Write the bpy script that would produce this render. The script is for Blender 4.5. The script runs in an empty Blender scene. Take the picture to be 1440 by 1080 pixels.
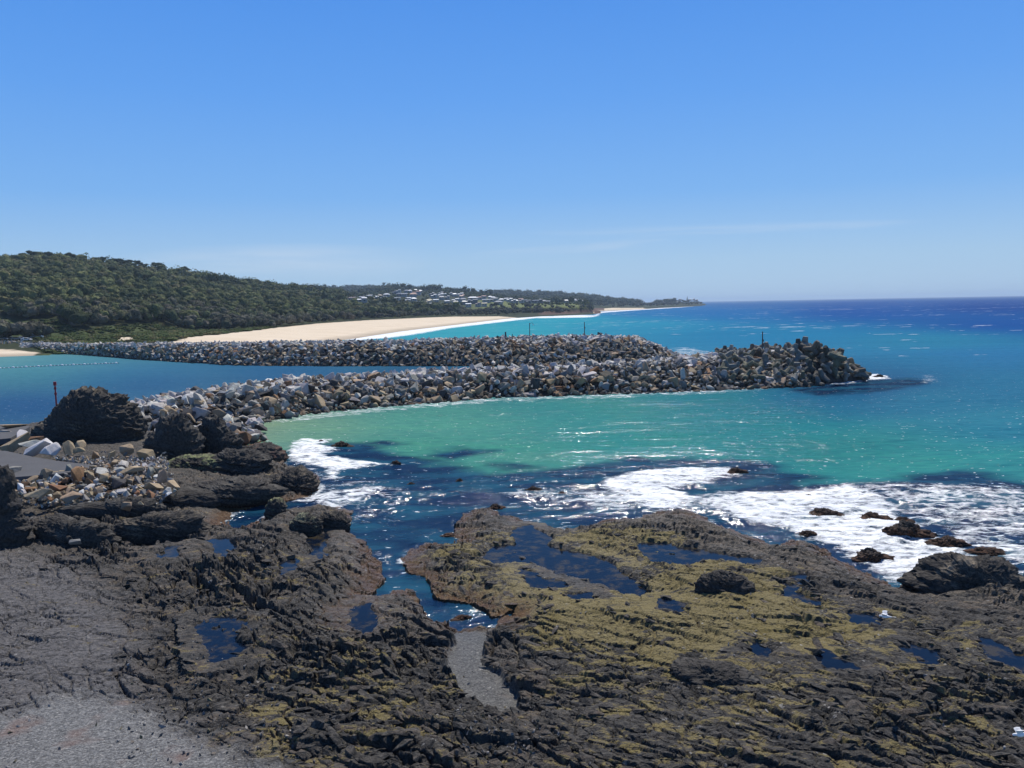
import bpy, bmesh, math, random
import numpy as np
from mathutils import Vector, Matrix

R = math.radians
random.seed(7)
rng = np.random.default_rng(11)
SC = bpy.context.scene
COL = SC.collection

# ------------------------------------------------------------------ camera
CAM_H = 16.0
F_PX, CX, CY = 1130.0, 720.0, 540.0            # focal length and centre in photograph pixels
PITCH = math.atan(111.7 / F_PX)
ROLL = R(1.05)
r0 = np.array([1.0, 0, 0]); f0 = np.array([0, math.cos(PITCH), -math.sin(PITCH)]); u0 = np.array([0, math.sin(PITCH), math.cos(PITCH)])
RV = r0 * math.cos(ROLL) - u0 * math.sin(ROLL)
UV = u0 * math.cos(ROLL) + r0 * math.sin(ROLL)
cam_d = bpy.data.cameras.new('camera'); cam = bpy.data.objects.new('camera', cam_d); COL.objects.link(cam)
cam_d.sensor_width = 36.0; cam_d.lens = 36.0 * F_PX / 1440.0
cam_d.clip_start = 0.5; cam_d.clip_end = 90000
M = Matrix(((RV[0], UV[0], -f0[0]), (RV[1], UV[1], -f0[1]), (RV[2], UV[2], -f0[2])))
cam.matrix_world = Matrix.Translation((0, 0, CAM_H)) @ M.to_4x4()
SC.camera = cam

# ------------------------------------------------------------------ light
SUN_EL, SUN_AZ = R(56), R(14)       # azimuth from +Y towards +X
world = bpy.data.worlds.new('World'); SC.world = world; world.use_nodes = True
nt = world.node_tree; nt.nodes.clear()
N = nt.nodes.new; L = nt.links.new
wo = N('ShaderNodeOutputWorld'); bg = N('ShaderNodeBackground'); sky = N('ShaderNodeTexSky')
sky.sky_type = 'NISHITA'; sky.sun_disc = False; sky.sun_elevation = SUN_EL; sky.sun_rotation = SUN_AZ
sky.altitude = 0; sky.air_density = 1.15; sky.dust_density = 0.25; sky.ozone_density = 3.2
hs = N('ShaderNodeHueSaturation'); hs.inputs['Saturation'].default_value = 1.12; hs.inputs['Hue'].default_value = 0.505
L(sky.outputs[0], hs.inputs['Color'])
# faint cirrus streaks low in the sky
tc = N('ShaderNodeTexCoord'); sep = N('ShaderNodeSeparateXYZ'); L(tc.outputs['Generated'], sep.inputs[0])
mp = N('ShaderNodeMapping'); mp.inputs['Rotation'].default_value = (0, R(7), 0); mp.inputs['Scale'].default_value = (2.2, 2.2, 26); L(tc.outputs['Generated'], mp.inputs[0])
cn = N('ShaderNodeTexNoise'); cn.inputs['Scale'].default_value = 1.5; cn.inputs['Detail'].default_value = 6; cn.inputs['Roughness'].default_value = 0.55; cn.inputs['Distortion'].default_value = 0.35; L(mp.outputs[0], cn.inputs['Vector'])
cr = N('ShaderNodeMapRange'); cr.inputs[1].default_value = 0.53; cr.inputs[2].default_value = 0.78; L(cn.outputs[0], cr.inputs[0])
def vm(op, a, b):
    n = N('ShaderNodeMath'); n.operation = op
    for k, q in enumerate((a, b)):
        if isinstance(q, (int, float)): n.inputs[k].default_value = q
        else: L(q, n.inputs[k])
    return n.outputs[0]
tana = vm('DIVIDE', sep.outputs[0], vm('MAXIMUM', sep.outputs[1], 0.05)); wsum = 0.0
for ca, wa, ce, we, sl, am_ in ((0.27, 0.26, 0.084, 0.008, -0.012, 0.7), (0.07, 0.15, 0.066, 0.007, 0.05, 0.7), (-0.30, 0.22, 0.052, 0.026, 0.02, 0.8), (0.16, 0.12, 0.072, 0.008, 0.06, 0.5)):
    da = vm('DIVIDE', vm('SUBTRACT', tana, ca), wa); de = vm('DIVIDE', vm('SUBTRACT', vm('SUBTRACT', sep.outputs[2], ce), vm('MULTIPLY', vm('SUBTRACT', tana, ca), sl)), we)
    g_ = vm('MAXIMUM', vm('SUBTRACT', 1.0, vm('ADD', vm('MULTIPLY', da, da), vm('MULTIPLY', de, de))), 0.0); wsum = vm('ADD', wsum, vm('MULTIPLY', g_, am_))
cr.inputs[1].default_value = 0.38
m2 = N('ShaderNodeMath'); m2.operation = 'MULTIPLY'; L(wsum, m2.inputs[0]); L(cr.outputs[0], m2.inputs[1]); m2.use_clamp = True
m3 = N('ShaderNodeMath'); m3.operation = 'MULTIPLY'; m3.inputs[1].default_value = 0.85; L(m2.outputs[0], m3.inputs[0])
mx = N('ShaderNodeMix'); mx.data_type = 'RGBA'; ramp = N('ShaderNodeValToRGB'); L(sep.outputs[2], ramp.inputs[0]); er = ramp.color_ramp
er.elements[0].position = 0.0; er.elements[0].color = (0.40, 0.61, 0.85, 1); er.elements[1].position = 1.0; er.elements[1].color = (0.008, 0.035, 0.16, 1)
for ps, cc in ((0.05, (0.36, 0.585, 0.86)), (0.13, (0.19, 0.455, 0.91)), (0.24, (0.115, 0.365, 0.91)), (0.40, (0.052, 0.262, 0.84)), (0.55, (0.028, 0.13, 0.42))):
    e = er.elements.new(ps); e.color = (*cc, 1)
sc_ = N('ShaderNodeMix'); sc_.data_type = 'RGBA'; sc_.blend_type = 'MULTIPLY'; sc_.inputs[0].default_value = 1; L(ramp.outputs[0], sc_.inputs[6]); sc_.inputs[7].default_value = (11.5, 11.5, 11.5, 1)
sm = N('ShaderNodeMix'); sm.data_type = 'RGBA'; sm.inputs[0].default_value = 0.88; L(hs.outputs[0], sm.inputs[6]); L(sc_.outputs[2], sm.inputs[7])
L(m3.outputs[0], mx.inputs[0]); L(sm.outputs[2], mx.inputs[6]); mx.inputs[7].default_value = (7.5, 8.6, 10.2, 1)
L(mx.outputs[2], bg.inputs[0]); bg.inputs[1].default_value = 0.085; L(bg.outputs[0], wo.inputs[0])
sd = bpy.data.lights.new('sun', 'SUN'); sd.energy = 5.0; sd.angle = R(0.5); sd.color = (1.0, 0.955, 0.88)
sun = bpy.data.objects.new('sun', sd); COL.objects.link(sun)
sv = Vector((math.sin(SUN_AZ) * math.cos(SUN_EL), math.cos(SUN_AZ) * math.cos(SUN_EL), math.sin(SUN_EL)))
sun.rotation_euler = sv.to_track_quat('Z', 'Y').to_euler()
sun.location = (0, 0, 60)
SC.view_settings.view_transform = 'Standard'; SC.view_settings.look = 'None'; SC.view_settings.exposure = 0.0; SC.view_settings.gamma = 1
SC.cycles.use_denoising = True
SC.cycles.max_bounces = 5; SC.cycles.diffuse_bounces = 2; SC.cycles.glossy_bounces = 2; SC.cycles.transmission_bounces = 2; SC.cycles.volume_bounces = 0
SC.cycles.sample_clamp_indirect = 3; SC.cycles.caustics_reflective = False; SC.cycles.caustics_refractive = False

# ------------------------------------------------------------------ measuring helpers
def G(px, py, z=0.0):
    """photo pixel -> world point at height z"""
    d = f0 + (px - CX) / F_PX * RV + (CY - py) / F_PX * UV
    t = (z - CAM_H) / d[2]
    return np.array([d[0] * t, d[1] * t, z])
def at_range(px, py, r):
    """photo pixel -> world point at ground distance r"""
    d = f0 + (px - CX) / F_PX * RV + (CY - py) / F_PX * UV
    t = r / math.hypot(d[0], d[1])
    return np.array([d[0] * t, d[1] * t, CAM_H + d[2] * t])
def to_px(x, y, z):
    q0 = x * RV[0] + y * RV[1] + (z - CAM_H) * RV[2]
    q1 = x * UV[0] + y * UV[1] + (z - CAM_H) * UV[2]
    q2 = x * f0[0] + y * f0[1] + (z - CAM_H) * f0[2]
    return CX + F_PX * q0 / q2, CY - F_PX * q1 / q2
def poly_w(pts, z=0.0):
    return np.array([G(a, b, z)[:2] for a, b in pts])
def sdf(px, py, poly):
    """signed distance to polygon, positive inside"""
    d = np.full(px.shape, 1e30); inside = np.zeros(px.shape, bool)
    n = len(poly)
    for i in range(n):
        ax, ay = poly[i]; bx, by = poly[(i + 1) % n]
        ex, ey = bx - ax, by - ay; wx, wy = px - ax, py - ay
        t = np.clip((wx * ex + wy * ey) / max(ex * ex + ey * ey, 1e-12), 0, 1)
        d = np.minimum(d, (wx - ex * t) ** 2 + (wy - ey * t) ** 2)
        c = ((ay <= py) & (by > py)) | ((by <= py) & (ay > py))
        with np.errstate(divide='ignore', invalid='ignore'):
            xi = ax + (py - ay) / (by - ay if by != ay else 1e-12) * ex
        inside ^= c & (px < xi)
    d = np.sqrt(d)
    return np.where(inside, d, -d)
def sstep(a, b, x):
    t = np.clip((x - a) / (b - a), 0, 1); return t * t * (3 - 2 * t)

# ------------------------------------------------------------------ numpy noise
def hsh(ix, iy, iz, seed):
    h = (ix.astype(np.int64) * 374761393 + iy.astype(np.int64) * 668265263 + iz * 2147483647 + seed * 1274126177) & 0xFFFFFFFF
    h = ((h ^ (h >> 13)) * 1274126177) & 0xFFFFFFFF
    h = ((h ^ (h >> 16)) * 2246822519) & 0xFFFFFFFF
    return ((h ^ (h >> 15)) & 0xFFFFFF) / float(0x1000000)
def perlin(x, y, seed=0):
    ix = np.floor(x); iy = np.floor(y); fx = x - ix; fy = y - iy
    u = fx * fx * fx * (fx * (fx * 6 - 15) + 10); v = fy * fy * fy * (fy * (fy * 6 - 15) + 10)
    def g(ox, oy):
        a = hsh(ix + ox, iy + oy, 0, seed) * 2 * np.pi
        return np.cos(a) * (fx - ox) + np.sin(a) * (fy - oy)
    a = g(0, 0); b = g(1, 0); c = g(0, 1); d = g(1, 1)
    return (a + (b - a) * u + (c - a) * v + (a - b - c + d) * u * v) * 1.5
def fbm(x, y, o=4, seed=0, gain=0.5, lac=2.03):
    s = 0; a = 1; t = 0
    for i in range(o):
        s = s + a * perlin(x, y, seed + i * 17); t += a; a *= gain; x = x * lac + 3.1; y = y * lac - 1.7
    return s / t
def ridged(x, y, o=4, seed=0, gain=0.55, lac=2.1):
    s = 0; a = 1; t = 0
    for i in range(o):
        s = s + a * (1 - np.abs(perlin(x, y, seed + i * 31)) * 2); t += a; a *= gain; x = x * lac + 5.3; y = y * lac + 2.9
    return s / t
def vnoise3(x, y, z, seed=0):
    ix = np.floor(x); iy = np.floor(y); iz = np.floor(z).astype(np.int64); fx = x - ix; fy = y - iy; fz = z - iz
    u = fx * fx * (3 - 2 * fx); v = fy * fy * (3 - 2 * fy); w = fz * fz * (3 - 2 * fz)
    def h(a, b, c): return hsh(ix + a, iy + b, iz + c, seed)
    c00 = h(0, 0, 0) * (1 - u) + h(1, 0, 0) * u; c10 = h(0, 1, 0) * (1 - u) + h(1, 1, 0) * u
    c01 = h(0, 0, 1) * (1 - u) + h(1, 0, 1) * u; c11 = h(0, 1, 1) * (1 - u) + h(1, 1, 1) * u
    return ((c00 * (1 - v) + c10 * v) * (1 - w) + (c01 * (1 - v) + c11 * v) * w) * 2 - 1
def fbm3(x, y, z, o=4, seed=0, gain=0.5):
    s = 0; a = 1; t = 0
    for i in range(o):
        s = s + a * vnoise3(x, y, z, seed + 13 * i); t += a; a *= gain; x = x * 2.03 + 1.3; y = y * 2.03 + 4.1; z = z * 2.03 + 7.7
    return s / t
def cells(x, y, seed=0):
    """voronoi: distance to edge (f2-f1), random value of the cell"""
    ix = np.floor(x); iy = np.floor(y)
    f1 = np.full(x.shape, 9.0); f2 = np.full(x.shape, 9.0); cid = np.zeros(x.shape); cdx = np.zeros(x.shape); cdy = np.zeros(x.shape)
    for oy in (-1, 0, 1):
        for ox in (-1, 0, 1):
            cx = ix + ox; cy = iy + oy
            dx = cx + hsh(cx, cy, 0, seed) - x; dy = cy + hsh(cx, cy, 1, seed) - y
            d = np.hypot(dx, dy); v = hsh(cx, cy, 2, seed)
            n = d < f1
            f2 = np.where(n, f1, np.minimum(f2, d)); cid = np.where(n, v, cid); cdx = np.where(n, dx, cdx); cdy = np.where(n, dy, cdy); f1 = np.where(n, d, f1)
    return f2 - f1, cid, cdx, cdy

# ------------------------------------------------------------------ mesh helpers
def tag(o, label=None, cat=None, group=None, kind=None):
    if label: o['label'] = label
    if cat: o['category'] = cat
    if group: o['group'] = group
    if kind: o['kind'] = kind
    return o
def link(o, parent=None):
    COL.objects.link(o)
    if parent is not None: o.parent = parent
    return o
def mesh_np(name, v, f, mat=None, smooth=False):
    """numpy verts and equal-sided faces -> mesh data"""
    v = np.ascontiguousarray(v, np.float32); f = np.ascontiguousarray(f, np.int32); k = f.shape[1]
    me = bpy.data.meshes.new(name)
    me.vertices.add(len(v)); me.vertices.foreach_set('co', v.ravel())
    me.loops.add(f.size); me.loops.foreach_set('vertex_index', f.ravel())
    me.polygons.add(len(f)); me.polygons.foreach_set('loop_start', np.arange(0, f.size, k, dtype=np.int32))
    me.polygons.foreach_set('use_smooth', np.full(len(f), smooth))
    me.update(calc_edges=True); me.validate()
    if mat: me.materials.append(mat)
    return me
def attr_f(me, name, a):
    at = me.attributes.new(name, 'FLOAT', 'POINT'); at.data.foreach_set('value', np.ascontiguousarray(a, np.float32).ravel())
def attr_c(me, name, a):
    a = np.concatenate([a, np.ones((len(a), 1))], 1)
    at = me.attributes.new(name, 'FLOAT_COLOR', 'POINT'); at.data.foreach_set('color', np.ascontiguousarray(a, np.float32).ravel())
def grid_faces(nu, nv):
    i = np.arange(nu - 1)[:, None] * nv + np.arange(nv - 1)[None, :]
    return np.stack([i, i + 1, i + nv + 1, i + nv], -1).reshape(-1, 4)
def bm_obj(name, bm, mat, parent=None, smooth=False):
    me = bpy.data.meshes.new(name); bm.normal_update(); bm.to_mesh(me); bm.free()
    for p in me.polygons: p.use_smooth = smooth
    if mat: me.materials.append(mat)
    return link(bpy.data.objects.new(name, me), parent)
def empty(name, loc, rz=0):
    o = bpy.data.objects.new(name, None); COL.objects.link(o); o.location = loc; o.rotation_euler = (0, 0, rz); o.empty_display_size = 0.3
    return o
def lin(r, g, b):
    f = lambda c: (c / 255 / 12.92) if c / 255 <= 0.04045 else ((c / 255 + 0.055) / 1.055) ** 2.4
    return (f(r), f(g), f(b))

# ------------------------------------------------------------------ node helper
class NM:
    def __init__(s, name):
        s.m = bpy.data.materials.new(name); s.m.use_nodes = True; s.t = s.m.node_tree; s.t.nodes.clear()
        s.o = s.t.nodes.new('ShaderNodeOutputMaterial'); s.p = s.t.nodes.new('ShaderNodeBsdfPrincipled'); s.l(s.p.outputs[0], s.o.inputs[0])
    def l(s, a, b): s.t.links.new(a, b)
    def n(s, ty, **k):
        n = s.t.nodes.new(ty)
        for a, v in k.items(): setattr(n, a, v)
        return n
    def inp(s, sock, v):
        if hasattr(v, 'is_output') or hasattr(v, 'links') and not isinstance(v, (int, float, tuple)): s.l(v, sock)
        else: sock.default_value = (*v, 1) if isinstance(v, tuple) and len(v) == 3 and sock.type == 'RGBA' else v
    def attr(s, name, c=False):
        n = s.n('ShaderNodeAttribute'); n.attribute_name = name; return n.outputs['Color' if c else 'Fac']
    def pos(s): return s.n('ShaderNodeNewGeometry').outputs['Position']
    def obj(s): return s.n('ShaderNodeTexCoord').outputs['Object']
    def map(s, v, scale=(1, 1, 1), rot=(0, 0, 0)):
        n = s.n('ShaderNodeMapping'); n.inputs['Scale'].default_value = scale; n.inputs['Rotation'].default_value = rot; s.l(v, n.inputs[0]); return n.outputs[0]
    def noise(s, v, scale, det=4, rough=0.55, dist=0, ty='FBM'):
        n = s.n('ShaderNodeTexNoise'); n.noise_type = ty; n.inputs['Scale'].default_value = scale; n.inputs['Detail'].default_value = det; n.inputs['Roughness'].default_value = rough; n.inputs['Distortion'].default_value = dist
        s.l(v, n.inputs['Vector']); return n.outputs[0]
    def voro(s, v, scale, feat='F1', out=0, rnd=1):
        n = s.n('ShaderNodeTexVoronoi', feature=feat); n.inputs['Scale'].default_value = scale; n.inputs['Randomness'].default_value = rnd; s.l(v, n.inputs['Vector']); return n.outputs[out]
    def mr(s, v, a, b, c=0.0, d=1.0, smooth=False):
        n = s.n('ShaderNodeMapRange'); n.inputs[1].default_value = a; n.inputs[2].default_value = b; n.inputs[3].default_value = c; n.inputs[4].default_value = d
        if smooth: n.interpolation_type = 'SMOOTHSTEP'
        s.inp(n.inputs[0], v); return n.outputs[0]
    def math(s, op, a, b=0.0, clamp=False):
        n = s.n('ShaderNodeMath', operation=op); n.use_clamp = clamp; s.inp(n.inputs[0], a); s.inp(n.inputs[1], b); return n.outputs[0]
    def mix(s, f, a, b, ty='MIX'):
        n = s.n('ShaderNodeMix', data_type='RGBA', blend_type=ty); s.inp(n.inputs[0], f); s.inp(n.inputs[6], a); s.inp(n.inputs[7], b); return n.outputs[2]
    def bump(s, h, strength=0.5, dist=0.1, nrm=None):
        n = s.n('ShaderNodeBump'); n.inputs['Strength'].default_value = strength; n.inputs['Distance'].default_value = dist; s.l(h, n.inputs['Height'])
        if nrm is not None: s.l(nrm, n.inputs['Normal'])
        return n.outputs[0]
    def vadd(s, v, f, k):
        n = s.n('ShaderNodeVectorMath', operation='SCALE'); c = s.n('ShaderNodeCombineXYZ'); m = s.math('SUBTRACT', f, 0.5); s.l(m, c.inputs[0]); s.l(s.math('MULTIPLY', m, -0.7), c.inputs[1]); s.l(c.outputs[0], n.inputs[0]); n.inputs['Scale'].default_value = k
        a = s.n('ShaderNodeVectorMath', operation='ADD'); s.l(v, a.inputs[0]); s.l(n.outputs[0], a.inputs[1]); return a.outputs[0]
    def sepz(s, v, k=2):
        n = s.n('ShaderNodeSeparateXYZ'); s.l(v, n.inputs[0]); return n.outputs[k]
    def fin(s, col=None, rough=0.9, nrm=None, spec=0.3):
        if col is not None: s.inp(s.p.inputs['Base Color'], col)
        s.inp(s.p.inputs['Roughness'], rough); s.p.inputs['Specular IOR Level'].default_value = spec
        if nrm is not None: s.l(nrm, s.p.inputs['Normal'])
        return s.m
# ================================================================== SEA
def seacolor(px, py):
    pts = [(360,603,140,172,150),(420,607,110,180,155),(600,595,84,172,158),(700,640,70,165,150),(560,630,76,170,150),(900,620,52,158,158),(1100,600,42,146,160),(1300,650,58,165,160),(1200,630,50,152,150),(1430,600,46,140,172),
           (1300,560,48,136,172),(1400,500,42,120,174),(1300,480,42,130,170),(1100,470,38,128,178),(900,455,46,142,184),(800,450,56,158,188),(700,465,60,165,188),
           (1000,440,36,104,178),(1200,438,24,78,162),(1400,430,18,66,150),(1420,455,24,82,162),(1200,425,20,74,158),(1050,425,32,90,165),(900,440,40,110,180),(1000,560,46,142,160),(850,575,62,158,158),(1150,560,36,120,165),(1240,540,34,92,148),(1200,552,34,100,148),
           (400,525,48,106,156),(200,540,50,106,158),(50,570,44,98,154),(50,520,66,138,160),(20,505,104,160,170),(90,508,80,140,160),(150,530,54,120,162),(600,522,44,96,140),(1400,545,42,128,172),(1380,640,52,158,165)]
    P = np.array(pts, float); num = 0; den = 0
    for a, b, r, g, bl in P:
        w = 1.0 / (((px - a) / 130) ** 2 + ((py - b) / np.where(py < 500, 14.0, 30.0)) ** 2 + 0.25) ** 1.6
        num = num + w[:, None] * np.array(lin(r, g, bl))[None, :]; den = den + w
    return num / den[:, None]
LAND_FG = [(-600,622),(-200,620),(0,611),(50,604),(130,600),(195,604),(300,614),(338,604),(350,600),(352,606),(375,618),(398,632),(402,645),(394,655),(425,655),(448,668),(450,685),(432,698),(402,702),
           (365,706),(330,720),(318,736),(345,738),(380,722),(398,713),(412,716),(440,712),(470,708),(495,712),(500,725),(488,742),(470,752),(500,752),(522,765),(532,785),(537,812),(522,832),(508,856),(500,878),(520,888),(534,872),(530,846),(545,828),
           (575,826),(588,850),(600,866),(625,874),(640,888),(690,882),(698,868),(730,852),(722,862),(690,862),(660,846),(612,836),(605,815),(578,800),(568,785),(580,768),(592,762),(640,762),(641,730),(652,718),(690,714),
           (735,730),(760,743),(800,738),(860,725),(920,718),(960,714),(1000,728),(1040,745),(1090,765),(1112,752),(1150,760),(1175,780),(1215,802),(1250,816),(1295,828),(1312,822),(1312,806),(1360,797),(1400,802),(1440,824),(1560,870),(2000,1000),(2600,1500),(2600,9000),(-2600,9000),(-3000,640)]
def clip_poly_w(pts, z=0.0, rmin=6.0):
    out = []
    for a, b in pts:
        if b > 2500: out.append(((-1 if a < 700 else 1) * 60.0, -30.0))
        else: out.append(tuple(G(a, b, z)[:2]))
    return np.array(out)
W_LAND_FG = clip_poly_w(LAND_FG, 0.25)
FOAM = [([(835,680),(870,666),(930,657),(1020,655),(1052,664),(1005,680),(955,690),(1012,702),(935,722),(900,724),(870,706),(850,695)], 0.9, 1.8),
        ([(945,705),(1010,694),(1100,692),(1200,684),(1250,700),(1310,740),(1400,790),(1440,824),(1360,797),(1312,806),(1295,828),(1240,812),(1190,785),(1150,762),(1110,752),(1060,742),(1000,722)], 0.86, 2.2),
        ([(1180,684),(1250,678),(1330,686),(1400,680),(1460,690),(1560,705),(1640,860),(1440,824),(1370,790),(1250,712)], 0.62, 2.5),
        ([(398,628),(428,617),(462,618),(475,632),(462,642),(560,655),(480,664),(455,680),(440,655),(402,650)], 0.86, 1.2),
        ([(400,706),(455,692),(550,682),(540,692),(500,708),(480,722),(440,712)], 0.8, 1.2),
        ([(690,692),(760,684),(870,690),(930,715),(870,724),(800,712),(730,706)], 0.62, 2.0),
        ([(380,640),(480,660),(600,690),(560,740),(480,740),(440,700)], 0.45, 3.0),
        ([(440,477),(520,471.5),(560,465),(640,454),(720,445.5),(775,443.2),(775,445),(712,452.5),(640,461),(590,470),(548,475.5),(500,479)], 1.05, 2.5),
        ([(1125,541),(1170,536),(1212,526),(1238,526),(1256,533),(1215,537),(1190,541)], 0.95, 1.2),
        ([(930,500),(960,488),(1000,494),(1010,500),(985,505)], 0.55, 1.5),
        ([(740,446),(785,443.6),(835,443),(840,438.5),(848,438.5),(842,445.5),(760,448)], 0.95, 2.0),
        ([(835,438.5),(900,434.3),(960,430.8),(985,430.3),(960,432.3),(900,436.2),(838,440.8)], 0.95, 4.0),
        ([(1080,550),(900,560),(700,566),(540,580),(380,597),(350,608),(360,590),(540,570),(700,557),(900,551),(1100,544)], 0.56, 1.0),
        ([(1285,539),(1290,526),(1330,528),(1322,540)], 0.5, 3.0)]
REEF = [[(380,650),(420,628),(500,622),(560,640),(600,648),(690,668),(760,658),(800,656),(870,652),(930,643),(1010,646),(1080,650),(1155,675),(1130,686),(1180,684),(1240,682),(1300,668),(1340,662),(1400,672),(1440,680),(1640,730),(1640,1000),(500,950),(290,770),(300,700)],
        [(500,624),(530,620),(572,627),(540,630)], [(600,640),(640,629),(690,634),(650,645),(620,650)], [(688,655),(720,651),(742,656),(710,659)], [(860,646),(900,640),(930,650),(890,660)],
        [(1110,548),(1200,536),(1290,532),(1300,540),(1220,552),(1150,556)]]

def build_sea():
    na = 900
    az = np.linspace(R(-64), R(60), na)
    rs = [14.0]
    while rs[-1] < 34000:
        r = rs[-1]; rs.append(r + min(max(0.10 + r * r / 12000.0 * 1.1, 0.12), 0.07 * r + 6))
    rs = np.array(rs); nr = len(rs)
    A, Q = np.meshgrid(az, rs, indexing='ij'); X = (Q * np.sin(A)).ravel(); Y = (Q * np.cos(A)).ravel(); r = Q.ravel()
    # sheltered water: channel between the breakwaters and the cove
    z = np.zeros(X.shape)
    near = r < 420
    xn, yn = X[near], Y[near]
    w = 0.10 * fbm(xn / 2.6 + yn * 0.05, yn / 1.5, 4, 5) + 0.10 * fbm(xn / 9, yn / 4.5, 2, 9) + 0.04 * fbm(xn / 0.7, yn / 0.5, 2, 15)
    swell = 0.34 * np.sin((yn * 0.93 - xn * 0.36) / 3.6 + 1.6 * fbm(xn / 30, yn / 30, 2, 3)) * sstep(5, 40, xn) * sstep(160, 60, yn)
    w = w + swell
    px, py = to_px(X, Y, 0 * X)
    yh = 428.3 - 0.0183 * (px - 720)
    py = np.maximum(py, yh + 0.5)
    col = seacolor(px, py)
    fo = np.zeros(X.shape); reef = np.zeros(X.shape)
    wx = X + 1.3 * fbm(X / 4, Y / 4, 3, 21); wy = Y + 1.3 * fbm(X / 4, Y / 4, 3, 22)
    for pts, dens, soft in FOAM:
        P = poly_w(pts); k = soft * (1 if np.hypot(*P.mean(0)) < 300 else 4)
        bb = (X > P[:, 0].min() - 30) & (X < P[:, 0].max() + 30) & (Y > P[:, 1].min() - 60) & (Y < P[:, 1].max() + 60)
        d = sdf(wx[bb], wy[bb], P)
        fo[bb] = np.maximum(fo[bb], dens * sstep(-k * 0.8, k, d))
    for pts in REEF:
        P = poly_w(pts); bb = (X > P[:, 0].min() - 30) & (X < P[:, 0].max() + 30) & (Y > P[:, 1].min() - 30) & (Y < P[:, 1].max() + 30)
        d = sdf(wx[bb] + 2.2 * fbm(X[bb] / 9, Y[bb] / 5, 3, 31), wy[bb] + 2.2 * fbm(X[bb] / 9, Y[bb] / 5, 3, 32), P)
        reef[bb] = np.maximum(reef[bb], sstep(-2.0, 1.6, d))
    dl = sdf(X, Y, W_LAND_FG)
    # thin wash where the water meets the rock
    fo = np.maximum(fo, 0.62 * sstep(-1.0, -0.1, dl) * sstep(0.0, 0.5, fbm(X / 5, Y / 5, 2, 77) + 0.12) * (X > -30) * (1 - sstep(3.5, 1.5, np.abs(X + 4)) * sstep(56, 50, Y)))
    w = w * (1 - 0.75 * sstep(-9, -2, dl[near]) * (fo[near] < 0.3)) + 0.42 * np.clip(fo[near], 0, 1) * (ridged(xn / 3.2, yn / 1.5, 4, 40) * 0.7 + 0.1) * sstep(420, 250, r[near])
    z[near] = w * sstep(420, 200, r[near])
    me = mesh_np('sea', np.stack([X, Y, z], 1), grid_faces(na, nr), M_SEA, True)
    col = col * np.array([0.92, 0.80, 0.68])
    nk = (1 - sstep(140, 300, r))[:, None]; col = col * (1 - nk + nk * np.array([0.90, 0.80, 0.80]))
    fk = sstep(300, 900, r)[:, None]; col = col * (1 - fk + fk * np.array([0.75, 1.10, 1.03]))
    attr_c(me, 'wcol', col); attr_f(me, 'foam', fo); attr_f(me, 'reef', reef)
    attr_f(me, 'dist', r)
    o = link(bpy.data.objects.new('sea', me)); tag(o, kind='structure')

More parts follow.
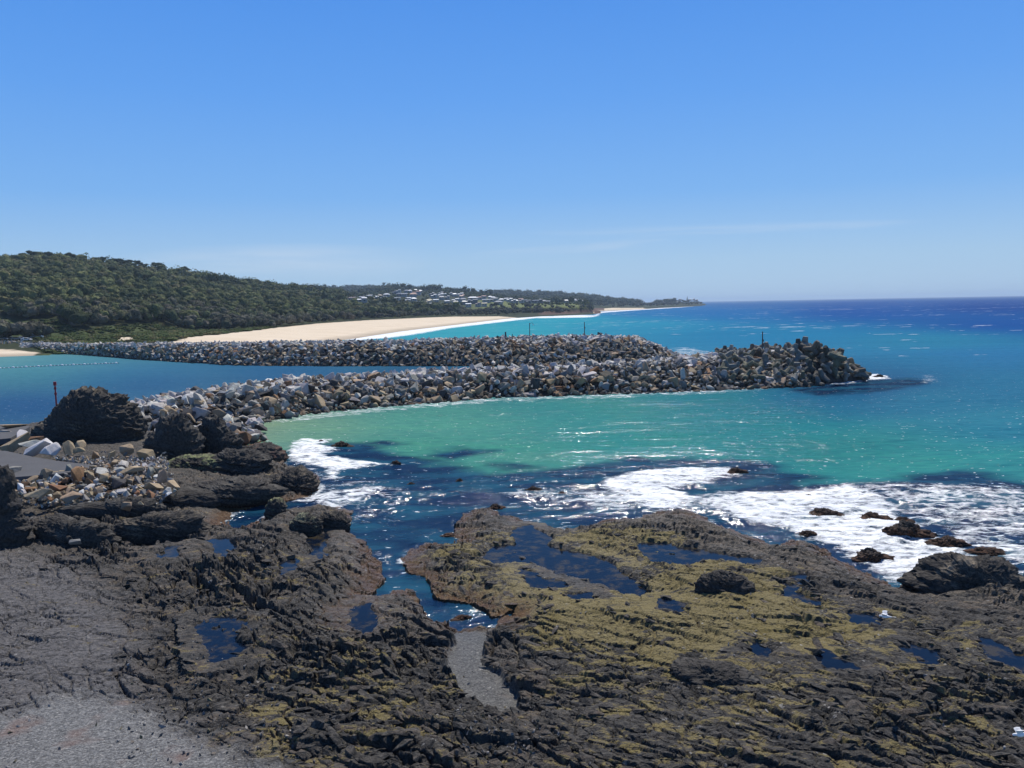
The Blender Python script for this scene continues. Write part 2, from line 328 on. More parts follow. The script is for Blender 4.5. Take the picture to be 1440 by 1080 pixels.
def mat_sea():
    s = NM('sea_water'); p = s.pos()
    wc = s.attr('wcol', True); fo = s.attr('foam'); rf = s.attr('reef'); dist = s.attr('dist')
    n1 = s.noise(s.map(p, (0.16, 0.30, 1)), 1.0, 4, 0.6)
    reefc = s.mix(s.mr(n1, 0.42, 0.66), lin(8, 34, 62), lin(26, 74, 94))
    # streaks of colour drifting over the open water
    st = s.noise(s.map(p, (0.004, 0.02, 1)), 1.0, 4, 0.6)
    wc2 = s.mix(s.mr(st, 0.35, 0.7, 0, 0.35), wc, s.mix(1.0, wc, (0.55, 0.66, 0.80), 'MULTIPLY'))
    rip = s.noise(s.map(p, (0.5, 1.1, 1)), 1.0, 3, 0.6)
    wc3 = s.mix(s.mr(rip, 0.42, 0.62, 0, 0.55), wc2, s.mix(1.0, wc2, (0.6, 0.72, 0.82), 'MULTIPLY'))  # ripple shading painted into the water colour
    col = s.mix(rf, wc3, reefc)
    # foam lace
    v1 = s.voro(s.map(s.vadd(p, s.noise(p, 0.8, 3), 1.5), (0.7, 1.2, 1)), 1.0, 'DISTANCE_TO_EDGE')
    fr_ = s.map(p, (0.22, 0.62, 1), (0, 0, R(14))); f1 = s.noise(fr_, 1.0, 9, 0.70, 1.4)
    f2 = s.noise(s.map(p, (1.3, 2.6, 1)), 1.0, 6, 0.74, 1.6)
    lace = s.math('SUBTRACT', 0.16, v1)
    nn = s.math('ADD', s.math('MULTIPLY', s.math('SUBTRACT', f1, 0.5), 1.7), s.math('ADD', s.math('MULTIPLY', s.math('SUBTRACT', f2, 0.5), 0.9), s.math('MULTIPLY', lace, 0.8)))
    tot = s.math('ADD', s.math('MULTIPLY', fo, 1.0), nn)
    foam = s.mr(tot, 0.55, 0.92, 0, 1)
    foam = s.math('MULTIPLY', foam, s.mr(fo, 0.05, 0.3))
    # whitecaps out on the open sea
    wn = s.noise(s.map(p, (0.045, 0.16, 1)), 1.0, 3, 0.65)
    wn2 = s.noise(s.map(p, (0.005, 0.012, 1)), 1.0, 2, 0.5)
    far = s.math('MULTIPLY', s.mr(dist, 150, 260), s.mr(dist, 3500, 1800))
    xx = s.mr(s.sepz(p, 0), -60, 120)
    wcap = s.math('MULTIPLY', s.mr(s.math('ADD', wn, s.math('MULTIPLY', wn2, 0.35)), 0.835, 0.86), s.math('MULTIPLY', far, xx))
    # sun sparkle on the near chop, painted as tiny white flecks
    cn = s.noise(s.map(p, (1.1, 2.4, 1)), 1.0, 2, 0.6)
    crest = s.math('MULTIPLY', s.mr(cn, 0.685, 0.715), s.mr(dist, 260, 60, 0.0, 0.85))
    foam_glints = s.math('MAXIMUM', foam, s.math('MAXIMUM', wcap, crest))
    col = s.mix(foam_glints, col, (0.78, 0.80, 0.81))
    h1 = s.noise(s.map(p, (0.55, 1.2, 1)), 1.0, 5, 0.62)
    h2 = s.noise(s.map(p, (0.03, 0.09, 1)), 1.0, 4, 0.6)
    b1 = s.bump(h1, 0.7, 0.28)
    b2 = s.bump(h2, 0.5, 2.5, b1)
    b3 = s.bump(foam, 0.5, 0.08, b2)
    s.fin(col, s.math('MAXIMUM', s.mr(foam_glints, 0, 1, 0.11, 0.9), s.mr(dist, 150, 1500, 0.1, 0.45)), b3, 0.5)
    # a choppy surface mirrors much less of the low sky than a flat sheet would
    s.p.inputs['Specular IOR Level'].default_value = 0.0
    g = s.n('ShaderNodeBsdfGlossy'); s.l(s.mr(dist, 40, 600, 0.11, 0.14), g.inputs['Roughness']); s.l(b3, g.inputs['Normal'])
    lw = s.n('ShaderNodeLayerWeight'); lw.inputs['Blend'].default_value = 0.25; s.l(b3, lw.inputs['Normal'])
    fr = s.math('MULTIPLY', s.mr(lw.outputs['Fresnel'], 0.0, 1.0, 0.02, 0.13), s.mr(foam_glints, 0, 1, 1, 0))
    fr = s.math('MULTIPLY', fr, s.mr(dist, 50, 400, 1.0, 0.28))
    ms = s.n('ShaderNodeMixShader'); s.l(fr, ms.inputs[0]); s.l(s.p.outputs[0], ms.inputs[1]); s.l(g.outputs[0], ms.inputs[2]); s.l(ms.outputs[0], s.o.inputs[0])
    return s.m
M_SEA = mat_sea()
build_sea()

# ================================================================== ROCK PLATFORM
POOLS = [([(676,784),(700,768),(728,766),(722,746),(745,740),(772,757),(766,768),(812,775),(852,790),(882,810),(912,835),(922,852),(890,838),(850,824),(800,816),(760,812),(744,802),(755,792),(730,792),(700,792)], 0.55),
         ([(898,764),(930,765),(990,775),(1072,788),(1062,797),(1000,791),(950,799),(915,792)], 0.62),
         ([(1090,812),(1130,808),(1140,820),(1116,829),(1150,848),(1168,860),(1140,857),(1106,842)], 0.85),
         ([(430,756),(458,750),(458,785),(436,792)], 0.5),
         ([(296,760),(320,756),(330,776),(315,787),(300,777)], 1.15), ([(500,858),(520,850),(530,870),(512,888),(498,880)], 0.4), ([(395,790),(412,786),(420,800),(402,806)], 0.9), ([(735,800),(760,815),(800,822),(790,832),(750,825)], 0.62), ([(935,845),(960,850),(955,862),(930,858)], 0.95), ([(1060,905),(1085,912),(1075,922),(1055,915)], 1.2),
         ([(284,866),(335,872),(342,920),(315,928),(292,902)], 1.45),
         ([(1143,920),(1162,917),(1188,938),(1170,944)], 1.3),
         ([(1385,899),(1440,922),(1470,945),(1440,948),(1395,928)], 0.95),
         ([(232,770),(250,768),(246,786),(228,784)], 1.3),
         ([(806,838),(834,836),(836,843),(812,845)], 0.75),
         ([(1196,862),(1235,868),(1230,880),(1200,876)], 1.0),
         ([(1280,908),(1320,920),(1310,930),(1280,920)], 1.15)]
GRAVEL = [[(-400,1500),(-400,1010),(0,985),(70,955),(130,948),(180,962),(215,985),(235,1005),(300,1035),(370,1058),(400,1100),(420,1500)]]
GULLY = [(640,872),(686,872),(684,905),(686,930),(716,952),(736,985),(728,1004),(716,1018),(700,1024),(688,1012),(660,985),(640,960),(624,945),(634,920)]
ALGAE = [([(690,790),(740,800),(860,835),(900,800),(1000,796),(1090,800),(1200,870),(1280,900),(1150,930),(1040,900),(980,960),(880,930),(760,900),(700,830)], 0.95),
         ([(760,745),(900,725),(1000,770),(1100,800),(1000,800),(900,795),(830,770)], 0.85),
         ([(860,880),(1440,1000),(1500,1200),(800,1200),(780,960)], 0.44),
         ([(640,735),(740,735),(760,800),(700,860),(600,820),(575,785)], 0.6),
         ([(330,960),(500,900),(640,930),(700,1100),(420,1120)], 0.5),
         ([(1200,840),(1440,870),(1500,1010),(1250,1000)], 0.45),
         ([(200,800),(480,760),(620,880),(500,960),(330,1000),(220,900)], 0.22)]
TAN = [([(700,710),(1000,712),(1110,750),(1180,790),(1320,800),(1480,810),(1480,860),(1250,830),(1060,790),(940,755),(800,745)], 0.9),
       ([(560,770),(660,800),(740,840),(700,870),(600,830)], 0.8), ([(480,760),(560,780),(640,880),(560,880),(420,800)], 0.45)]
def rocky_height(X, Y):
    """height of the wave-cut platform and its masks at world x, y"""
    r = np.hypot(X, Y)
    wx = X + 0.55 * fbm(X / 1.6, Y / 1.6, 4, 51) + 0.35 * fbm(X / 5, Y / 5, 2, 53); wy = Y + 0.55 * fbm(X / 1.6, Y / 1.6, 4, 52) + 0.5 * fbm(X / 5, Y / 5, 2, 54)
    d = sdf(wx, wy, W_LAND_FG)
    gr = np.zeros(X.shape)
    for g in GRAVEL: gr = np.maximum(gr, sstep(-0.9, 0.9, sdf(wx, wy, clip_poly_w(g, 2.0)) + 0.7 * fbm(X / 0.7, Y / 0.7, 3, 61)))
    gu = sstep(-0.08, 0.12, sdf(X + 0.6 * fbm(X / 1.2, Y / 1.2, 4, 62), Y + 0.7 * fbm(X / 1.2, Y / 1.2, 4, 63), clip_poly_w(GULLY, 0.8)))
    left = sstep(-1.5, 2.0, sdf(wx, wy, clip_poly_w([(-900, 1500), (-600, 770), (40, 768), (110, 790), (165, 830), (205, 885), (190, 950), (250, 1010), (300, 1500)], 1.6)))
    pile = sstep(-24, -30, X) * sstep(60, 66, Y)           # made ground under the rubble
    base = np.where(d > 0, 0.12 + 0.68 * sstep(0, 3.2, d) + 0.035 * np.clip(d, 0, 40), -0.3 + 0.7 * d)
    base = np.clip(base, -2.5, 2.5) + 0.65 * pile
    slab = sstep(-1.5, 2.5, sdf(X, Y, poly_w([(195, 570), (345, 570), (400, 610), (385, 640), (320, 632), (262, 616), (205, 612)], 0.8)))
    base = base * (1 - slab) + np.minimum(base, 0.05) * slab
    base = base + 0.6 * sstep(34, 22, r) * (d > 0)
    # strata direction: beds run away to the upper left, dip to the near side
    a = R(38); u = X * math.cos(a) - Y * math.sin(a); v = X * math.sin(a) + Y * math.cos(a)
    uw = u + 0.9 * fbm(X / 5, Y / 5, 2, 70); vw = v + 0.8 * fbm(X / 4.5, Y / 4.5, 2, 71)
    rg = ridged(uw / 7.0, vw / 2.6, 5, 72)
    big = fbm(X / 9, Y / 9, 3, 73)
    e1, c1, dx1, dy1 = cells(uw / 2.4, vw / 1.1, 74)
    e2, c2, dx2, dy2 = cells((uw + 0.2 * fbm(X * 2, Y * 2, 2, 75)) / 0.8, vw / 0.42, 76)
    h = 0.16 * rg + 0.45 * big + 0.30 * (c1 - 0.5) + 0.30 * (c1 - 0.3) * dy1 + 0.20 * (c1 - 0.6) * dx1 + 0.15 * (c2 - 0.5) + 0.20 * (c2 - 0.5) * dy2 + 0.18 * (c2 - 0.4) * dx2
    e3, c3, dx3, dy3 = cells(uw / 5.5, vw / 3.2, 77); h = h + 0.42 * (c3 - 0.5) + 0.10 * (c3 - 0.5) * dx3 * 2
    h = h - 0.30 * sstep(0.13, 0.0, e1) * (c1 > 0.25) - 0.12 * sstep(0.12, 0.0, e2) - 0.25 * sstep(0.05, 0.0, e3)
    # stepped beds
    t = h * 1.0 + v * 0.10; s = 0.30; q = t / s; fl = np.floor(q); fr = q - fl
    h2 = (fl + sstep(0.62, 1.0, fr)) * s - v * 0.10
    tk = 0.15 + 0.45 * sstep(-0.25, 0.35, fbm(X / 6, Y / 6, 2, 79)); h = (1 - tk) * h + tk * h2
    h = h + 0.11 * ridged(X / 0.75, Y / 0.6, 5, 80, 0.62) + 0.10 * fbm(X / 0.28, Y / 0.28, 4, 84, 0.65) * sstep(-0.5, 0.3, fbm(X / 2.5, Y / 2.5, 2, 85))
    pits = sstep(0.35, 0.75, fbm(X / 0.9, Y / 0.6, 4, 88) + 0.25 * fbm(X / 0.2, Y / 0.2, 2, 89))
    h = h - 0.30 * pits
    rug = sstep(-3, 2, sdf(X + 1.5 * fbm(X / 3, Y / 3, 2, 131), Y + 1.5 * fbm(X / 3, Y / 3, 2, 132), clip_poly_w([(60, 745), (330, 735), (500, 750), (600, 850), (640, 900), (560, 950), (380, 930), (230, 870), (170, 800)], 1.2)))
    amp = (1 + 0.75 * rug) * np.where(d > 0, 0.55 + 0.38 * sstep(0, 3, d), 0.8) * (1 - 0.55 * left) * (1 - 0.96 * gr) * (1 - 0.84 * gu) * (1 - 0.55 * pile) * (0.36 + 0.66 * sstep(-0.35, 0.45, fbm(X / 6, Y / 8, 3, 120)))
    flat = 0.5 * sstep(-2, 3, sdf(X, Y, clip_poly_w([(690, 785), (860, 830), (1000, 800), (1090, 800), (1210, 875), (1290, 910), (1150, 950), (1040, 940), (930, 960), (800, 900), (700, 840)], 1.2)) + 1.5 * fbm(X / 3, Y / 3, 2, 125))
    z = base + amp * h * 1.12 * (1 - flat) + gr * 0.02 * fbm(X / 1.5, Y / 1.5, 3, 90)
    # gully floor
    fl_ = 0.02 + 0.045 * np.clip(43.5 - Y, -6, 40); fl_ = np.minimum(fl_, 1.6)
    z = z * (1 - 0.9 * gu) + 0.9 * (fl_ + 0.05 * fbm(X / 1.5, Y / 1.5, 3, 95)) * gu
    for pts, lv in POOLS:
        P = poly_w(pts, lv)
        bb = (X > P[:, 0].min() - 3) & (X < P[:, 0].max() + 3) & (Y > P[:, 1].min() - 3) & (Y < P[:, 1].max() + 3)
        if not bb.any(): continue
        dd = sdf(X[bb] + 0.7 * (wx - X)[bb], Y[bb] + 0.7 * (wy - Y)[bb], P) + 0.35 + 0.30 * fbm(X[bb] / 0.7, Y[bb] / 0.7, 3, 97)
        zz = z[bb]; rough = zz - base[bb]
        inn = sstep(-0.05, 0.5, dd); rim = sstep(-2.2, -0.3, dd)
        zo = np.maximum(zz * (1 - 0.8 * rim) + rim * 0.8 * (lv + 0.12 + 0.45 * rough), np.where(dd > -0.9, lv + 0.02 + 0.10 * (rough > 0.2), -9))
        zz = np.where(dd > 0, 0, 0) + zo * (1 - inn) + inn * (lv - 0.22 + 0.55 * rough + 0.22 * fbm(X[bb] / 1.4, Y[bb] / 0.9, 3, 99))
        z[bb] = zz
    return z, d, gr, gu, left, pile, pits, c1

BUMPS = []
def build_platform():
    na = 1250
    az = np.linspace(R(-46), R(42), na)
    rs = [9.0]
    while rs[-1] < 138:
        r = rs[-1]; rs.append(r + max(0.03, 0.75 * r * r / 11500.0))
    rs = np.array(rs); nr = len(rs)
    print('platform', na, nr)
    A, Q = np.meshgrid(az, rs, indexing='ij'); X = (Q * np.sin(A)).ravel(); Y = (Q * np.cos(A)).ravel()
    z, d, gr, gu, left, pile, pits, c1 = rocky_height(X, Y)
    # jostle the surface sideways a little so faces overhang and break up
    jx = 0.10 * fbm(X / 0.5, z * 2 + Y / 0.7, 3, 101) * (1 - gr) * (1 - gu); jy = 0.12 * fbm(Y / 0.5, z * 2 + X / 0.7, 3, 103) * (1 - gr) * (1 - gu)
    al = np.zeros(X.shape); tan = np.zeros(X.shape)
    for pts, k in ALGAE: al = np.maximum(al, k * sstep(-2.0, 1.5, sdf(X + 1.5 * fbm(X / 3, Y / 3, 3, 110), Y + 1.5 * fbm(X / 3, Y / 3, 3, 111), clip_poly_w(pts, 1.2))))
    for pts, k in TAN: tan = np.maximum(tan, k * sstep(-1.2, 1.2, sdf(X + 1.0 * fbm(X / 2, Y / 2, 3, 112), Y + 1.0 * fbm(X / 2, Y / 2, 3, 113), clip_poly_w(pts, 0.8))))
    keep = d > -9
    F = grid_faces(na, nr); F = F[keep[F].any(1)]
    used = np.zeros(len(X), bool); used[F.ravel()] = True; idx = np.cumsum(used) - 1
    V = np.stack([X + jx, Y + jy, z], 1)[used]
    me = mesh_np('rock_platform', V, idx[F], M_PLAT, False)
    for n_, a_ in (('shore', d), ('gravel', gr), ('gully', gu), ('shelf', left), ('algae', al), ('tan', tan), ('pits', pits), ('bed', c1)): attr_f(me, n_, a_[used])
    o = link(bpy.data.objects.new('rock_platform', me)); tag(o, kind='structure')

def mat_platform():
    s = NM('shore_rock'); p = s.pos(); z = s.sepz(p)
    geo = s.n('ShaderNodeNewGeometry'); nz = s.sepz(geo.outputs['Normal'])
    ps = s.map(p, (1, 1.9, 1), (0, 0, R(-38)))
    n1 = s.noise(ps, 0.55, 10, 0.70, 0.4); n2 = s.noise(p, 4.5, 6, 0.75); n3 = s.noise(p, 22, 3, 0.7)
    bed = s.attr('bed')
    dark = s.mix(s.mr(s.math('ADD', s.math('MULTIPLY', n2, 0.6), s.math('MULTIPLY', n1, 0.4)), 0.42, 0.62), (0.015, 0.0145, 0.014), (0.165, 0.147, 0.125))
    dark = s.mix(s.mr(bed, 0.3, 1.0, 0, 0.5), dark, (0.085, 0.075, 0.062))
    brown = s.mix(s.mr(n3, 0.3, 0.7), (0.060, 0.042, 0.028), (0.24, 0.165, 0.11))
    col = s.mix(s.mr(n1, 0.50, 0.64, 0, 0.6), dark, brown)
    grey = s.mix(s.mr(n2, 0.35, 0.7), (0.060, 0.056, 0.056), (0.25, 0.236, 0.23))
    col = s.mix(s.math('MULTIPLY', s.attr('shelf'), 0.85), col, grey)
    # weathered tan rock along the outer edge
    tn = s.mix(s.mr(n3, 0.3, 0.72), (0.07, 0.055, 0.04), (0.30, 0.25, 0.19))
    tf = s.math('MULTIPLY', s.attr('tan'), s.mr(s.math('ADD', n2, s.math('MULTIPLY', n1, 0.5)), 0.68, 0.86))
    col = s.mix(tf, col, tn)
    # algal turf
    ag = s.mix(s.mr(n3, 0.25, 0.75), (0.100, 0.079, 0.033), (0.33, 0.265, 0.108))
    ag = s.mix(s.mr(s.noise(p, 0.45, 4, 0.6), 0.52, 0.72, 0, 0.8), ag, (0.20, 0.155, 0.045))
    am = s.math('ADD', s.math('MULTIPLY', s.attr('algae'), 0.62), s.math('ADD', s.math('MULTIPLY', s.math('SUBTRACT', n1, 0.5), 2.3), s.math('MULTIPLY', s.math('SUBTRACT', n2, 0.5), 0.9)))
    am = s.mr(am, 0.30, 0.40)
    am = s.math('MULTIPLY', am, s.mr(nz, 0.25, 0.6))
    am = s.math('MULTIPLY', am, s.mr(s.attr('pits'), 0.1, 0.7, 1, 0))
    col = s.mix(am, col, ag)
    # kelp and weed near the water line
    kelp = s.mix(s.mr(n3, 0.3, 0.7), (0.022, 0.012, 0.006), (0.24, 0.11, 0.03))
    kf = s.math('MULTIPLY', s.mr(s.math('ADD', z, s.math('MULTIPLY', s.math('SUBTRACT', n2, 0.5), 1.0)), 0.15, 0.60, 1, 0), 0.85)
    col = s.mix(kf, col, kelp)
    # gravel and shell grit
    sv_ = s.voro(p, 16, 'F1', 1); gn = s.n('ShaderNodeSeparateColor'); s.l(sv_, gn.inputs[0])
    grv = s.mix(s.mr(gn.outputs[0], 0, 1), (0.10, 0.098, 0.096), (0.30, 0.295, 0.285))
    grv = s.mix(s.mr(gn.outputs[1], 0.965, 0.975), grv, (0.42, 0.40, 0.37))
    grv = s.mix(s.mr(s.noise(p, 0.35, 3, 0.5), 0.60, 0.68, 0, 0.55), grv, (0.22, 0.13, 0.10))
    col = s.mix(s.attr('gravel'), col, grv)
    col = s.mix(s.attr('gully'), col, s.mix(1.0, grv, (0.66, 0.65, 0.62), 'MULTIPLY'))
    # scattered shell fragments in the hollows
    fr = s.voro(p, 9, 'F1', 1); fn = s.n('ShaderNodeSeparateColor'); s.l(fr, fn.inputs[0])
    ff = s.math('MULTIPLY', s.mr(fn.outputs[0], 0.975, 0.985), s.mr(s.noise(p, 0.8, 2), 0.5, 0.62))
    col = s.mix(s.math('MULTIPLY', ff, 0.7), col, (0.40, 0.38, 0.35))
    ck = s.mr(s.voro(s.map(s.vadd(ps, n2, 0.5), (1, 1.6, 1)), 0.9, 'DISTANCE_TO_EDGE'), 0.0, 0.035)
    nog = s.math('MAXIMUM', s.attr('gravel'), s.attr('gully'))
    col = s.mix(s.math('MULTIPLY', s.math('SUBTRACT', 1.0, ck), s.math('SUBTRACT', 0.75, nog, True)), col, (0.012, 0.011, 0.010))
    hb = s.math('ADD', s.math('ADD', s.math('MULTIPLY', n2, 0.8), s.math('MULTIPLY', n3, 0.35)), s.math('MULTIPLY', ck, 0.12))
    b = s.bump(hb, 1.0, 0.20)
    wet = s.mr(z, 0.25, 0.9, 0.30, 0.88)
    return s.fin(col, wet, b, 0.35)
M_PLAT = mat_platform()
build_platform()

def mat_pool():
    s = NM('pool_water'); p = s.pos()
    n = s.noise(p, 1.3, 5, 0.65)
    col = s.mix(s.mr(n, 0.50, 0.62), (0.004, 0.008, 0.018), (0.045, 0.036, 0.020))
    rp = s.noise(p, 5, 3, 0.6)
    m = s.fin(col, 0.05, s.bump(rp, 0.2, 0.05), 0.16); s.p.inputs['IOR'].default_value = 1.33
    return m
M_POOL = mat_pool()
for pts, lv in POOLS:
    P = poly_w(pts, lv); bm = bmesh.new()
    # outward offset so that the rock, not the sheet, draws the edge
    n = len(P); Q = []
    area = sum(P[i][0] * P[(i + 1) % n][1] - P[(i + 1) % n][0] * P[i][1] for i in range(n))
    sg = 1 if area > 0 else -1
    for i in range(n):
        e = P[(i + 1) % n] - P[i - 1]; e = e / (np.linalg.norm(e) + 1e-9); Q.append(P[i] + sg * 0.95 * np.array([e[1], -e[0]]))
    vs = [bm.verts.new((q[0], q[1], lv)) for q in Q]
    f = bm.faces.new(vs)
    bmesh.ops.triangulate(bm, faces=[f])
    bmesh.ops.recalc_face_normals(bm, faces=bm.faces[:])
    for f in bm.faces:
        if f.normal.z < 0: f.normal_flip()
    o = bm_obj('tide_pool', bm, M_POOL); tag(o, kind='structure')
# ================================================================== BOULDERS
BCOL = {'pale grey': (0.47, 0.45, 0.42), 'grey': (0.23, 0.222, 0.205), 'tan': (0.36, 0.275, 0.18), 'dark grey': (0.065, 0.063, 0.062), 'rusty orange': (0.25, 0.14, 0.075), 'white': (0.62, 0.61, 0.59)}
def mat_boulder(from_attr):
    s = NM('broken_rock' if from_attr else 'quarried_rock'); p = s.pos(); z = s.sepz(p)
    if from_attr: c = s.attr('rcol', True)
    else: c = s.n('ShaderNodeObjectInfo').outputs['Color']
    n1 = s.noise(p, 1.6, 5, 0.65); n2 = s.noise(p, 7, 4, 0.7)
    col = s.mix(s.mr(n1, 0.35, 0.7, 0, 0.55), c, s.mix(1.0, c, (0.50, 0.45, 0.40), 'MULTIPLY'))
    col = s.mix(s.mr(n2, 0.45, 0.75, 0, 0.4), col, s.mix(1.0, c, (1.35, 1.32, 1.28), 'MULTIPLY'))
    # dark wet weed band in the tidal zone
    wet = s.mr(s.math('ADD', z, s.math('MULTIPLY', s.math('SUBTRACT', n1, 0.5), 1.4)), 0.15, 0.85, 1, 0)
    col = s.mix(s.math('MULTIPLY', wet, 0.8), col, (0.032, 0.022, 0.017))
    hb = s.math('ADD', n1, s.math('MULTIPLY', n2, 0.4))
    return s.fin(col, 0.85, s.bump(hb, 0.5, 0.18), 0.25)
M_BOUL = mat_boulder(False); M_BATTR = mat_boulder(True)

def block_proto(seed, npt=13, box=(1.0, 0.82, 0.72), bev=0.05):
    """angular broken block: hull of jittered points, edges slightly worn"""
    rr = random.Random(seed); bm = bmesh.new()
    for i in range(npt):
        v = Vector((rr.gauss(0, 1), rr.gauss(0, 1), rr.gauss(0, 1))); m = max(abs(v.x), abs(v.y), abs(v.z)); s = v.length
        v = v / (m * 0.62 + s * 0.38) * rr.uniform(0.84, 1.08)
        bm.verts.new((v.x * box[0] * 0.5, v.y * box[1] * 0.5, v.z * box[2] * 0.5))
    r = bmesh.ops.convex_hull(bm, input=bm.verts[:])
    bmesh.ops.delete(bm, geom=[g for g in r['geom_interior'] if isinstance(g, bmesh.types.BMVert)], context='VERTS')
    bmesh.ops.dissolve_limit(bm, angle_limit=R(14), verts=bm.verts[:], edges=bm.edges[:])
    if bev:
        try: bmesh.ops.bevel(bm, geom=bm.edges[:], offset=bev * 0.5, segments=1, affect='EDGES')
        except Exception: pass
    bmesh.ops.triangulate(bm, faces=bm.faces[:])
    bmesh.ops.recalc_face_normals(bm, faces=bm.faces[:])
    me = bpy.data.meshes.new('boulder'); bm.to_mesh(me); bm.free()
    return me
PROTO = [block_proto(100 + i, random.Random(i).choice((9, 10, 12, 14)), random.Random(i + 50).choice(((1.1, 0.8, 0.7), (1, 0.9, 0.8), (1.25, 0.72, 0.62), (1.1, 0.95, 0.5), (0.95, 0.9, 0.95))), 0.05) for i in range(22)]
for m in PROTO: m.materials.append(M_BOUL)
PLOW = [block_proto(300 + i, 9, ((1.1, 0.8, 0.7), (1, 0.9, 0.8), (1.2, 0.75, 0.6))[i % 3], 0) for i in range(14)]
def me_arrays(me):
    v = np.zeros(len(me.vertices) * 3); me.vertices.foreach_get('co', v)
    f = np.zeros(len(me.polygons) * 3, int); me.polygons.foreach_get('vertices', f)
    return v.reshape(-1, 3), f.reshape(-1, 3)
AHI = [me_arrays(m) for m in PROTO]; ALO = [me_arrays(m) for m in PLOW]
def rot_m(a, b, c):
    return (Matrix.Rotation(c, 3, 'Z') @ Matrix.Rotation(b, 3, 'Y') @ Matrix.Rotation(a, 3, 'X'))
class Batch:
    def __init__(s): s.v = []; s.f = []; s.c = []; s.n = 0
    def add(s, arr, loc, rm, sc, col):
        v, f = arr; w = (v * np.array(sc)) @ np.array(rm).T + np.array(loc)
        s.v.append(w); s.f.append(f + s.n); s.c.append(np.tile(np.array(col), (len(v), 1))); s.n += len(v)
    def build(s, name, mat, parent=None):
        me = mesh_np(name, np.concatenate(s.v), np.concatenate(s.f), mat); attr_c(me, 'rcol', np.concatenate(s.c))
        return link(bpy.data.objects.new(name, me), parent)
def plin(tab, x):
    xs = [t[0] for t in tab]
    return [np.interp(x, xs, [t[k] for t in tab]) for k in range(1, len(tab[0]))]

def pick_col(rr, t, pale_share):
    """more pale grey towards the crest, browner lower down"""
    if rr.random() < pale_share * sstep(0.2, 0.75, t): return 'pale grey' if rr.random() < 0.85 else 'white'
    return rr.choices(['pale grey', 'grey', 'tan', 'dark grey', 'rusty orange'], [0.15, 0.28, 0.29, 0.22, 0.06])[0]

# near breakwater: photo x -> foot of the slope y, crest top y, crest height
NEAR = [(175, 615, 566, 3.4), (260, 612, 549, 3.9), (330, 604, 540, 4.2), (360, 597, 537, 4.3), (430, 583, 529, 4.1), (540, 573, 523, 4.0), (600, 568, 520, 4.0), (700, 560, 516, 4.2), (800, 557, 512, 4.4), (900, 554, 506, 4.6), (1000, 550, 497, 4.9), (1080, 547, 492, 5.1), (1130, 544, 489, 5.4), (1170, 541, 498, 4.7), (1205, 537, 519, 2.4), (1222, 533, 529, 0.7)]
FAR = [(30, 490, 484, 3.0), (60, 496, 482, 3.6), (130, 500, 483, 4.2), (200, 506, 482.5, 5.0), (330, 514, 481, 5.8), (450, 515, 479, 6.0), (560, 515, 478, 6.2), (640, 515, 475, 6.4), (760, 516, 471.5, 6.6), (850, 515, 471, 6.7), (895, 515, 472.5, 6.4), (925, 514, 484, 4.0), (948, 513, 495, 1.6), (962, 508, 501, 0.5)]
def bw_point(tab, x, t):
    """t 0 at the water's edge, 0.72 at the crest edge facing us, 1 at the far edge of the crest, 1.5 down at the back"""
    yf, yc, zc = plin(tab, x)
    F_ = G(x, yf, 0.0)[:2]; C_ = G(x, yc, zc)[:2]
    if t <= 1:
        k = min(1, t / 0.62); z = zc * (math.sin(k * math.pi / 2) ** 0.8 if 0 < k < 1 else (1 if k >= 1 else k * 1.5))
        P = F_ + (C_ - F_) * t
    else:
        P = C_ + (C_ - F_) * (t - 1) * 0.9; z = zc * (1 - (t - 1) / 0.6)
    return np.array([P[0], P[1], z])
def bw_core(name, tab, drop, label, cat):
    xs = np.linspace(tab[0][0], tab[-1][0], 160); ts = np.linspace(-0.12, 1.72, 34)
    V = []
    for x in xs:
        for t in ts:
            p = bw_point(tab, x, t); p[2] -= drop + (0.6 if x > tab[-1][0] - 12 else 0)
            V.append(p)
    V = np.array(V); V[:, 2] += 0.25 * fbm(V[:, 0] / 1.2, V[:, 1] / 1.2, 3, 400); V[:, 2] = np.maximum(V[:, 2], -2)
    me = mesh_np(name, V, grid_faces(len(xs), len(ts)), M_BATTR, True); attr_c(me, 'rcol', np.tile(np.array((0.06, 0.055, 0.05)), (len(V), 1)))
    return link(bpy.data.objects.new(name, me))
o = bw_core('breakwater_core', NEAR, 0.95, '', ''); tag(o, kind='structure')
o = bw_core('breakwater_core', FAR, 0.75, '', ''); tag(o, kind='structure')

